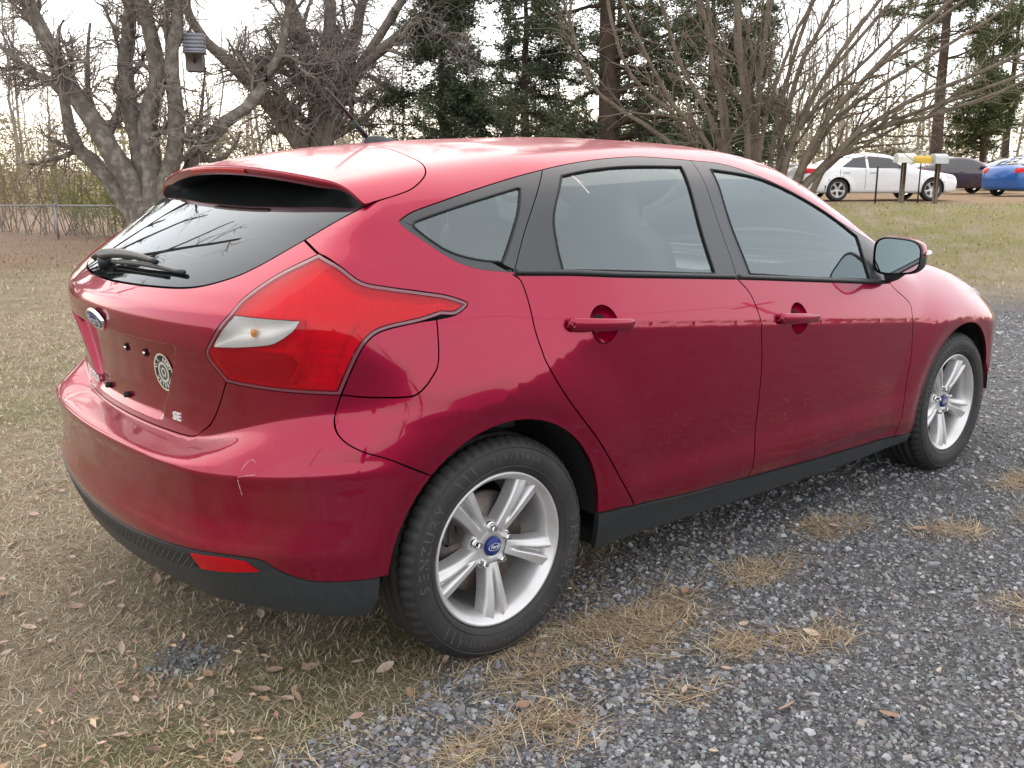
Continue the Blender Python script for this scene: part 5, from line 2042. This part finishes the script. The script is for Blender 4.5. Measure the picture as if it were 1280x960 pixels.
# strip that runs just inside the lower rim, from the tip down to the foot
tang = np.gradient(go, axis=0)
tang /= np.linalg.norm(tang, axis=1, keepdims=True)
nrm_ = np.stack([tang[:, 1], -tang[:, 0]], -1)
if not pip((go + nrm_ * .02)[len(go) // 2:len(go) // 2 + 1], r_inv(lampO))[0]:
    nrm_ = -nrm_
e_ = np.linspace(0, 1, len(go))[:, None]
wg = .014 + .020 * np.sin(np.pi * np.clip(e_ * 1.1, 0, 1)) * (1 - .2 * e_)
gstrip = join(go + nrm_ * .0105, (go + nrm_ * (.0105 + wg))[::-1])
for flip in (False, True):
    tl = MB().add(Vl, Fl, 0, Nl).build('tail_light', [TINTLENS], car, flip=flip)
    MB().add(Vi, Fi_, 0).build('lamp_bowl', LAMPBOWL, tl, flip=flip)
    MB().add(Vr, Fr, 0, Nr).build('lens_rim', LENSRIM, tl, flip=flip)
    MB().add(Vc, Fcl, 0, Nc).build('clear_lens', CLEAR, tl, flip=flip)
    MB().add(Vb, Fb, 0).build('reflector_bowl', REFLECTOR, tl, flip=flip)
    bl = lathe([(.0005, .009), (.005, .008), (.0075, .003), (.0075, -.003), (.005, -.010)], 16, 'z')
    bp_ = np.array((-.618, -.69, .968)) if True else 0
    MB().add(bl[0] + r_prj(r_inv([bp_]), F)[0] * (1, 1, 1) + np.array((.018, .012, 0)), bl[1]).build('bulb', AMBER, tl, flip=flip)
    # darker lower lens band and the smoked patch above, thin shells let into the lens
    lowp = join(cr([[-.664, -.560, .915], [-.635, -.655, .918], [-.595, -.722, .917], [-.555, -.765, .905], [-.54, -.772, .86], [-.545, -.74, .838]]), cr([[-.545, -.74, .838], [-.60, -.665, .842], [-.638, -.60, .848]]), cr([[-.638, -.60, .848], [-.664, -.560, .915]]))
    v_, f_, n_ = cut([lowp], 'R', sp=.012, gap=.0, off=-.007, fl=.012)
    MB().add(v_, f_, 0, n_).build('lower_lens', REDLENS2, tl, flip=flip)
    v_, f_, n_ = cut([gstrip], 'R', sp=.012, gap=0., p2=True, off=-.0035, fl=.012)
    MB().add(v_, f_, 0, n_).build('light_guide', GUIDE, tl, flip=flip)
    # moulded ribs in the red field
    for q in range(5):
        uv = r_inv(cr([[-.52 + .012 * q, -.80 + .006 * q, .99 - .012 * q], [-.535 + .012 * q, -.775, .90], [-.545 + .010 * q, -.745, .850]], .01))
        pp = r_prj(uv, F)
        pp = pp - (pp - np.array((.15, 0, 0))) * (1, 1, 0) * .008
        if q in (0, 1, 3):
            MB().add(*tube(pp, .0016 if q else .003, 5, False)).build('lens_rib', LAMPBOWL if q else GUIDE, tl, flip=flip)

# ---- door mirrors
for flip, par in ((False, fdR), (True, fdL)):
    m = MB()
    ny, nz = 22, 22
    V = []
    # housing: bowl behind the glass plane, rounded-rectangle rings
    yc, zc_, hy, hz = -.917, 1.020, .092, .069
    rings = [(0., 1.0), (.006, 1.05), (.025, 1.06), (.055, .98), (.085, .80), (.105, .52), (.113, .2), (.114, .01)]
    nn = 36
    for dx, k in rings:
        for t_ in np.linspace(0, 2 * math.pi, nn, endpoint=False):
            c_, s_ = math.cos(t_), math.sin(t_)
            e = .55
            yy_ = math.copysign(abs(c_) ** e, c_) * hy * k
            zz2 = math.copysign(abs(s_) ** e, s_) * hz * k * (1 - .10 * (-yy_ / hy))
            V.append((1.955 + dx + .25 * (-(yy_) * .35), yc + yy_, zc_ + zz2))
    Fc = [(i * nn + j, i * nn + (j + 1) % nn, (i + 1) * nn + (j + 1) % nn, (i + 1) * nn + j) for i in range(len(rings) - 1) for j in range(nn)]
    V = np.array(V)
    up = [f for f in Fc if V[list(f)][:, 2].mean() > zc_ - .01 and f[0] // nn >= 1]
    dn = [f for f in Fc if f not in up]
    m.add(V, up, 0)
    m.add(V, dn, 1)
    # foot
    m.add(*tube([(1.985, -.86, .935), (2.0, -.895, .948), (2.01, -.925, .975)], [.030, .026, .026], 12), 1)
    mo = m.build('mirror', [PAINT, PLASTIC], par, flip=flip)
    g0 = V[:nn].copy()
    g0 = (g0 - (0, yc, zc_)) * (1, .93, .93) + (0.004, yc, zc_)
    MB().add(np.vstack([g0, [g0.mean(0)]]), [(j, nn, (j + 1) % nn) for j in range(nn)], 0, smooth=False).build('mirror_glass', MIRRORM, mo, flip=flip)
    sg = [(2.02, -1.012, 1.035), (2.05, -1.008, 1.040), (2.06, -1.004, 1.022), (2.025, -1.01, 1.012)]
    MB().add(*tube([(1.985, -1.022, 1.03), (2.02, -1.012, 1.034), (2.045, -.995, 1.035)], [.005, .012, .007], 10)).build('indicator', REDLENS2 if False else LAMPW, mo, flip=flip)

# ---- roof aerial
m = MB()
P = cr([(.135, 0, 1.43), (.145, 0, 1.452), (.19, 0, 1.458), (.25, 0, 1.447), (.27, 0, 1.435)], .01)
V = []
for i, p in enumerate(P):
    e = i / (len(P) - 1)
    wdt = .020 * math.sin(math.pi * (.12 + .76 * e)) + .006
    V += [(p[0], -wdt, 1.425), (p[0], -wdt * .7, p[2] - .004), (p[0], 0, p[2]), (p[0], wdt * .7, p[2] - .004), (p[0], wdt, 1.425)]
m.add(V, grid_faces(len(P), 5))
m.add(*tube([(.150, 0, 1.452), (.10, 0, 1.505)], [.0075, .0062], 8))
m.add(*tube([(.10, 0, 1.505), (.008, 0, 1.597)], [.0062, .0045], 6))
m.build('aerial', PLASTIC, car)

# ---- underside, inner shell behind the shut lines, arches
m = MB()
xs = np.arange(-.46, 3.0, .04)
ph = np.linspace(-.62, .32, 22) * .8
uu, vv_ = np.meshgrid(xs, ph)
P = c_prj(np.stack([uu.ravel(), vv_.ravel()], -1), F)
P[:, 1] += .020
keep = []
for f in grid_faces(len(ph), len(xs)):
    c = P[list(f)].mean(0)
    if min(np.hypot(c[0], c[2] - .325), np.hypot(c[0] - XF, c[2] - .325)) > .385 and c[2] > .285 and not (c[0] < -.04 and c[2] > .76):
        keep.append(f)
m.add(P, keep)
m.add(P * (1, -1, 1), [f[::-1] for f in keep])
m.add(*box(1.30, 0, .225, 1.75, 1.62, .05))
m.add(*box(-.34, 0, .34, .60, 1.02, .14))
m.add(*box(3.0, 0, .30, .55, 1.02, .12))
m.add(*box(1.3, 0, .52, 3.3, .9, .5))
m.add(*box(-.50, 0, .55, .20, .9, .24))
m.build('underbody', DARK, car)
m = MB()
m.add(*tube([(-.62, -.35, .25), (-.40, -.38, .27), (-.2, -.38, .28)], .028, 10))
m.build('exhaust', STEEL, car)
for cx in (0, XF):
    a = np.linspace(R_(0), R_(180), 40)
    V = np.concatenate([np.stack([cx + .381 * np.cos(a), 0 * a + y, .325 + .381 * np.sin(a)], -1) for y in (-.865, -.70, -.50)])
    m = MB().add(V, grid_faces(3, 40))
    V = np.vstack([np.stack([cx + .381 * np.cos(a), 0 * a - .50, .325 + .381 * np.sin(a)], -1), [[cx, -.5, .3]]])
    m.add(V, [(i, i + 1, 40) for i in range(39)])
    m.build('arch_liner', LINER, car)
    m.build('arch_liner', LINER, car, flip=True)

# ---- cabin
m = MB()
m.add(*box(-.28, 0, 1.015, .70, 1.15, .02, .005))
m.add(*box(1.3, 0, .80, 2.0, 1.3, .05))
m.build('parcel_shelf', TRIMM, car)
m = MB()
m.add(*box(2.12, 0, .86, .42, 1.42, .20, .06))
m.add(*box(2.28, 0, .90, .30, 1.36, .17, .05))
m.add(*box(1.98, -.37, .955, .16, .36, .05, .02))
V, Fc = lathe([(.175, -.012), (.19, -.016), (.20, 0), (.19, .016), (.175, .012), (.175, -.012)], 32, 'z')
Mw = np.array(Matrix.Translation((1.72, .37, .95)) @ Matrix.Rotation(R_(-65), 4, 'Y'))
m.add(V @ Mw[:3, :3].T + Mw[:3, 3], Fc)
m.add(*tube([(1.72, .37, .95), (1.95, .37, .86)], .04, 8))
m.build('dashboard', TRIMM, car)


def pad(m, c, sx, sy, sz, tilt, e=.45, n=18):
    """rounded cushion"""
    V = []
    M = np.array(Matrix.Rotation(tilt, 3, 'Y'))
    for i in range(n + 1):
        a = -math.pi / 2 + math.pi * i / n
        for j in range(2 * n):
            b = math.pi * j / n
            p = lambda q: math.copysign(abs(q) ** e, q)
            v = np.array((p(math.cos(a)) * p(math.cos(b)) * sx / 2, p(math.cos(a)) * p(math.sin(b)) * sy / 2, p(math.sin(a)) * sz / 2))
            V.append(M @ v + c)
    k = 2 * n
    m.add(V, [(i * k + j, i * k + (j + 1) % k, (i + 1) * k + (j + 1) % k, (i + 1) * k + j) for i in range(n) for j in range(k)])


for y in (-.385, .385):
    m = MB()
    pad(m, (1.25, y, .62), .52, .50, .16, 0)
    pad(m, (.985, y, .87), .15, .50, .58, R_(-14))
    m.add(*tube([(.91, y - .06, 1.10), (.89, y - .06, 1.2)], .007, 6))
    m.add(*tube([(.91, y + .06, 1.10), (.89, y + .06, 1.2)], .007, 6))
    s_ = m.build('front_seat', SEATM, car)
    m = MB()
    pad(m, (.885, y, 1.175), .12, .28, .19, R_(-10), .6)
    m.build('headrest', SEATM, s_)
m = MB()
pad(m, (.35, 0, .62), .50, 1.2, .18, 0)
pad(m, (.06, 0, .84), .16, 1.24, .52, R_(-18))
s_ = m.build('rear_seat', SEATM, car)
for y in (-.40, 0, .40):
    m = MB()
    pad(m, (.0, y, 1.135), .10, .26, .19 if y else .1, R_(-14), .6)
    m.build('headrest', SEATM, s_)

# ---- wheels
def make_wheel():
    rim = MB()
    # barrel and flange (outer face towards -y)
    rim.add(*lathe([(.180, .09), (.186, .03), (.188, -.03), (.194, -.066), (.203, -.082), (.2075, -.086), (.2125, -.094), (.2175, -.097), (.2215, -.094), (.2225, -.086), (.218, -.078)], 96))
    # hub pad
    rim.add(*lathe([(.001, -.056), (.030, -.056), (.034, -.060), (.062, -.052), (.072, -.040), (.074, 0.0)], 40))
    for k in range(5):
        a0 = R_(-90 + 72 * k)
        nr, nt_ = 18, 25
        V = []
        for i in range(nr):
            e = i / (nr - 1)
            r = .050 + (.2105 - .050) * e
            hw = .023 + .014 * e + .018 * e * e
            for j in range(nt_):
                t_ = -1 + 2 * j / (nt_ - 1)
                at = abs(t_)
                # two blades with a trough between; the trough opens towards the rim
                tr = float(np.clip((e - .14) / .3, 0, 1))
                gw = .14 + .10 * e
                groove = (1 - float(sst(gw * .55, gw * 1.25, at))) * .026 * tr
                edge = float(sst(.80, 1.0, at)) ** 1.5 * (.030 - .008 * e)
                bev = .008 * float(sst(.30, .82, at)) * e
                h = -.058 - .027 * math.sin(e * 1.5) + groove + edge + bev
                if j in (0, nt_ - 1):
                    h = h + .02
                s_ = t_ * hw
                ang = a0
                V.append((r * math.cos(ang) - s_ * math.sin(ang), h, r * math.sin(ang) + s_ * math.cos(ang)))
        rim.add(V, [f[::-1] for f in grid_faces(nr, nt_)])
    wo = rim.mesh('wheel', ALLOY)
    # tyre
    RT = .321
    half = [(.2215, -.088), (.226, -.098), (.235, -.103), (.250, -.108), (.268, -.1105), (.285, -.108), (.298, -.102), (.3075, -.094), (.314, -.085)]
    tread = [(.3185, -.074), (.3195, -.058), (.3135, -.055), (.3135, -.047), (.3205, -.044), (.321, -.022), (.3140, -.019), (.3140, -.011), (.321, -.008)]
    prof = half + tread + [(r, -y) for r, y in (half + tread)[::-1]]
    n = 240
    V, Fc = lathe(prof, n)
    V = V.reshape(len(prof), n, 3)
    # shoulder sipes
    sl_ = (np.arange(n) % 4) == 0
    for i, (r, y) in enumerate(prof):
        if .300 < r and abs(y) > .05:
            k = np.where(sl_, 1 - .0065 / r, 1.)
            V[i, :, 0] *= k
            V[i, :, 2] *= k
    ty = MB().add(V.reshape(-1, 3), Fc)
    # raised rings on the sidewall
    for r, y in ((.2395, -.1055), (.2935, -.1058)):
        ty.add(*lathe([(r - .0022, y + .0006), (r - .001, y - .0012), (r + .001, y - .0012), (r + .0022, y + .0006)], 120))
    tym = ty.mesh('tyre', TYRE)
    lt = MB()
    yside = lambda r: np.interp(r, [.235, .25, .268, .285, .298], [-.103, -.108, -.1105, -.108, -.102])

    def side_text(txt, r, mid, step, size):
        q = MB()
        arc_text(q, txt, r, mid, step, size, 0, 0)
        if not q.v:
            return
        V = np.concatenate(q.v)
        rr = np.hypot(V[:, 0], V[:, 1])
        V3 = np.stack([V[:, 0], yside(rr) - .0011, V[:, 1]], -1)
        lt.add(V3, q.f, 0, smooth=False)
    # seen from -y, x runs to the right and z up
    side_text('SENZURY', .268, 165, 7.6, .043)
    side_text('SENZURY', .268, 345, 7.6, .043)
    side_text('215/55R16', .268, 80, 4.4, .024)
    side_text('RADIAL TUBELESS', .268, 262, 3.8, .018)
    for a in (112, 118, 124, 222, 228, 234, 302, 308):
        t_ = R_(a)
        q = []
        for r in (.250, .262, .274, .286):
            for da in (-.008, .008):
                tt = t_ + da + (r - .268) * 1.2
                q.append((r * math.cos(tt), yside(r) - .0010, r * math.sin(tt)))
        lt.add(q, [(0, 2, 3, 1), (2, 4, 5, 3), (4, 6, 7, 5)], 0, smooth=False)
    ltm = lt.mesh('lettering', TYRETXT)
    disc = MB()
    disc.add(*lathe([(.05, -.012), (.145, -.012), (.147, -.002), (.147, .01), (.05, .012)], 48))
    disc.add(*lathe([(.001, -.045), (.066, -.045), (.070, -.04), (.072, -.01)], 32))
    disc.add(*box(-.11, .0, .075, .07, .075, .11, .012))
    dm = disc.mesh('brake_disc', STEEL)
    # centre cap with the oval
    MTc = Matrix.Translation((0, -.0625, 0)) @ Matrix(((1, 0, 0, 0), (0, 0, -1, 0), (0, 1, 0, 0), (0, 0, 0, 1)))
    cap = MB()
    t_ = np.linspace(0, 2 * np.pi, 32, endpoint=False)
    V = np.concatenate([np.stack([r * np.cos(t_), r * np.sin(t_), 0 * t_ + h], -1) for r, h in ((.0275, -.006), (.0275, .001), (.0262, .003), (.0001, .005))])
    cap.add(V, [(i * 32 + j, i * 32 + (j + 1) % 32, (i + 1) * 32 + (j + 1) % 32, (i + 1) * 32 + j) for i in range(3) for j in range(32)], 0)
    ov = lambda k: np.stack([.0215 * k * np.cos(t_), .0105 * k * np.sin(t_), 0 * t_ + .0062], -1)
    cap.add(np.concatenate([ov(1), ov(.91)]), [(j, (j + 1) % 32, 32 + (j + 1) % 32, 32 + j) for j in range(32)], 1)
    V, Fc = text_geo('Ford', .0135, .3, .0003)
    V[:, 2] = .0064
    cap.add(V, Fc, 1, smooth=False)
    cap.tf(MTc)
    cm = cap.mesh('hub_cap', [BLUE, WHITEP])
    nut = MB().add(*lathe([(.0001, -.074), (.008, -.074), (.0100, -.071), (.0100, -.052)], 6), smooth=False)
    nut.add(*lathe([(.0105, -.054), (.0150, -.054), (.0165, -.0525), (.0165, -.045)], 16))
    nm = nut.mesh('lug_nut', CHROME)
    return wo, [('tyre', tym), ('lettering', ltm), ('brake_disc', dm), ('hub_cap', cm)], nm


WM, WP, NM = make_wheel()
for x, y, rot in ((0, -.772, 6), (XF, -.778, -4), (0, .772, 20), (XF, .778, 40)):
    wh = link('wheel', WM, car)
    wh.location = (x, y, .318)
    wh.rotation_euler = (0, R_(rot) if False else 0, 0)
    if y > 0:
        wh.rotation_euler = (0, 0, math.pi)
    for nme, me in WP:
        q_ = link(nme, me, wh)
        if nme == 'lettering':
            q_['kind'] = 'stuff'
    for k in range(5):
        a = R_(90 + 72 * k)
        o = link('lug_nut', NM, wh)
        o.location = (.054 * math.cos(a), 0, .054 * math.sin(a))

# ================================================================== the cars by the road
def sedan(name, label, s, d, heading, colour, L=4.75, hgt=1.45, suv=False):
    x, y = xy(s, d)
    z = float(H(np.array([x]), np.array([y]))[0])
    root = empty(name, (x, y, z))
    root.rotation_euler = (0, 0, heading)
    tag(root, label, 'car')
    wb = L * .585
    x0, x1 = -L * .215, L * .785
    k = hgt / 1.45
    zt = hermite([x0, x0 + .12, x0 + .70, x0 + 1.15, x0 + 1.72, x0 + 2.1, x0 + 2.5, x0 + 2.9, x0 + 3.35, x0 + 3.55, x0 + 4.2, x1 - .12, x1],
                 [.92 * k, 1.05 * k, (1.33 if suv else 1.12) * k, (1.42 if suv else 1.26) * k, 1.43 * k, 1.45 * k, 1.42 * k, 1.30 * k, 1.06 * k, .99 * k, .90 * k, .78 * k, .6 * k])

    def F2(p):
        X, Y, Z = p[..., 0], np.abs(p[..., 1]), p[..., 2]
        wd = .905 - .05 * np.maximum(.5 - Z, 0) - .10 * np.maximum(Z - .80, 0) - .40 * np.maximum(Z - .96 * k, 0)
        wd = wd - .10 * sst(.9, 0, X - x0) ** 2 - .12 * sst(1.0, 0, x1 - X) ** 2
        for cx in (0, wb):
            r = np.hypot(X - cx, Z - .32)
            wd = wd + .015 * sst(.5, .38, r)
        a = smax(Y - wd, (Z - zt(X) + .10 * Y * Y) * .85, .10)
        a = smax(a, x0 + .10 * Y * Y + .12 * np.abs(Z - .62) ** 1.5 - X, .22)
        a = smax(a, X - (x1 - .22 * Y * Y - .25 * np.abs(Z - .5) ** 1.5), .22)
        return smax(a, .22 - Z, .1)
    n, m = 220, 96
    ph_, th = np.meshgrid(np.linspace(0, 2 * np.pi, n), np.linspace(-1.2, 1.57, m))
    Dr = np.stack([np.cos(th) * np.cos(ph_), np.cos(th) * np.sin(ph_), np.sin(th)], -1).reshape(-1, 3)
    P = bis(np.tile((L * .28, 0, .62), (len(Dr), 1)), Dr, 3.4, F2)
    fc = np.array(grid_faces(m, n))
    c = P[fc].mean(1)
    keep = np.ones(len(fc), bool)
    for cx in (0, wb):
        keep &= ~((np.hypot(c[:, 0] - cx, c[:, 2] - .32) < .375) & (np.abs(c[:, 1]) > .55))
    pm = mat(name + '_paint', colour, .35, .15, coat=1., coatr=.04)
    MB().add(P, [tuple(f) for f in fc[keep]]).build('body', pm, root)
    # inner dark box so that the arches are closed
    MB().add(*box(wb / 2, 0, .52, wb + .5, 1.15, .5)).build('chassis', DARK, root)
    zb = .97 * k
    roof = lambda X: float(zt(X)) - .115 * k
    X = lambda q: x0 + q
    dark = mat(name + '_glass', (.02, .024, .028), .05, 0., coat=1.)

    def pane(nm, pts):
        return panel(nm, [join(*[cr([pts[i], pts[(i + 1) % len(pts)]], .05) for i in range(len(pts))])], 'C', dark, root, both=root, Fn=F2, sp=.12, gap=0, off=.006, fl=.008)
    w1 = lambda xx, zz: (xx, -.84 + .40 * max(0, zz - zb), zz)
    pane('rear_side_window', [w1(X(1.12), zb + .03), w1(X(1.84), zb), w1(X(1.84), roof(X(1.82))), w1(X(1.50), roof(X(1.52)) - .01)])
    pane('front_side_window', [w1(X(1.92), zb), w1(X(2.98), zb - .01), w1(X(2.58), roof(X(2.65)) - .01), w1(X(1.92), roof(X(1.92)))])
    ws = [(X(3.45), -.62, 1.03 * k), (X(2.72), -.50, 1.34 * k), (X(2.60), 0, 1.42 * k), (X(2.72), .50, 1.34 * k), (X(3.45), .62, 1.03 * k), (X(3.5), 0, 1.05 * k)]
    panel('windscreen', [join(*[cr([ws[i], ws[(i + 1) % 6]], .05) for i in range(6)])], 'C', dark, root, Fn=F2, sp=.12, gap=0, off=.006, fl=0)
    rwx = (.10, .55) if suv else (.55, 1.35)
    rw = [(X(rwx[0]), -.58, 1.10 * k), (X(rwx[1]), -.46, 1.36 * k), (X(rwx[1]), .46, 1.36 * k), (X(rwx[0]), .58, 1.10 * k)]
    panel('rear_window', [join(*[cr([rw[i], rw[(i + 1) % 4]], .05) for i in range(4)])], 'C', dark, root, Fn=F2, sp=.12, gap=0, off=.006, fl=0)

    def lampp(nm, pts, mt, prj):
        panel(nm, [join(*[cr([pts[i], pts[(i + 1) % len(pts)]], .03) for i in range(len(pts))])], prj, mt, root, both=root, Fn=F2, sp=.06, gap=0, off=.006, fl=.01)
    lampp('tail_light', [(X(.0), -.55, .98 * k), (X(.45), -.86, .96 * k), (X(.42), -.86, .84 * k), (X(.0), -.55, .80 * k)], REDLENS, 'R')
    lampp('headlight', [(x1 - .1, -.50, .74 * k), (x1 - .62, -.86, .80 * k), (x1 - .55, -.87, .70 * k), (x1 - .1, -.5, .62 * k)], LAMPW, 'Q')
    lo = [(x1, -.45, .36), (x1, .45, .36), (x1, .45, .52), (x1, -.45, .52)]
    panel('grille', [join(*[cr([lo[i], lo[(i + 1) % 4]], .05) for i in range(4)])], 'Q', DARK, root, Fn=F2, sp=.1, gap=0, off=.006, fl=.01)
    # shut lines, handles, mirrors, wheels
    for sgn in (1, -1):
        for xx in (X(1.02), X(1.83), X(3.02)):
            zz = np.linspace(.34, zb - .01, 12)
            xv = np.full(12, xx) + (.10 * (zz - .3) if xx < X(1.5) else 0)
            o = np.stack([xv, 0 * zz, zz], -1)
            q = bis(o, np.tile((0., -1, 0), (12, 1)), 1.6, F2) * (1, sgn, 1)
            MB().add(*tube(q, .006, 4, False)).build('door_gap', DARK, root)
        for xx in (X(1.25), X(2.05)):
            q = bis(np.array([[xx, 0, .85 * k]]), np.array([[0., -1, 0]]), 1.6, F2)[0] * (1, sgn, 1)
            MB().add(*box(*q, .20, .05, .03, .008)).build('door_handle', pm, root)
        q = bis(np.array([[X(2.9), 0, zb + .04]]), np.array([[0., -1, 0]]), 1.6, F2)[0]
        mm = MB()
        pad(mm, (q[0], (q[1] - .10) * sgn, q[2] + .02), .12, .22, .14, 0, .6, 8)
        mm.build('mirror', pm, root)
    for cx in (0, wb):
        for sgn in (-1, 1):
            a = np.linspace(R_(-12), R_(192), 26)
            yy_ = np.array([bis(np.array([[cx + .385 * math.cos(t), 0, .32 + .385 * math.sin(t)]]), np.array([[0., -1, 0]]), 1.6, F2)[0, 1] for t in a])
            ring_ = np.stack([cx + .372 * np.cos(a), sgn * (yy_ + .004), .32 + .372 * np.sin(a)], -1)
            MB().add(*tube(ring_, .022, 6)).build('arch_lip', pm, root)
            wh = link('wheel', WM, root)
            wh.location = (cx, sgn * .775, .318)
            wh.rotation_euler = (0, 0, math.pi if sgn > 0 else 0)
            link('tyre', WP[0][1], wh)
            link('brake_disc', WP[2][1], wh)


HD = math.atan2(-.6471, .7624)
QAX0, RAX0 = QAX, RAX
QAX, RAX = 2.5, .35
_sp = []
sedan('parked_car', 'white sedan parked side-on behind the mailboxes', 9.25, 28.4, HD + .10, (.74, .75, .78), 4.85, 1.37)
sedan('parked_car', 'blue sedan parked at the right with its tail light showing', 17.6, 33.5, HD + .45, (.012, .10, .36), 4.6, 1.42)
sedan('parked_car', 'dark maroon sedan parked between the white and blue sedans', 16.2, 38, HD + .15, (.05, .03, .038), 4.6, 1.44)
sedan('parked_car', 'silver sedan parked behind the blue sedan', 22.0, 45, HD - .2, (.48, .50, .52), 4.6, 1.45)
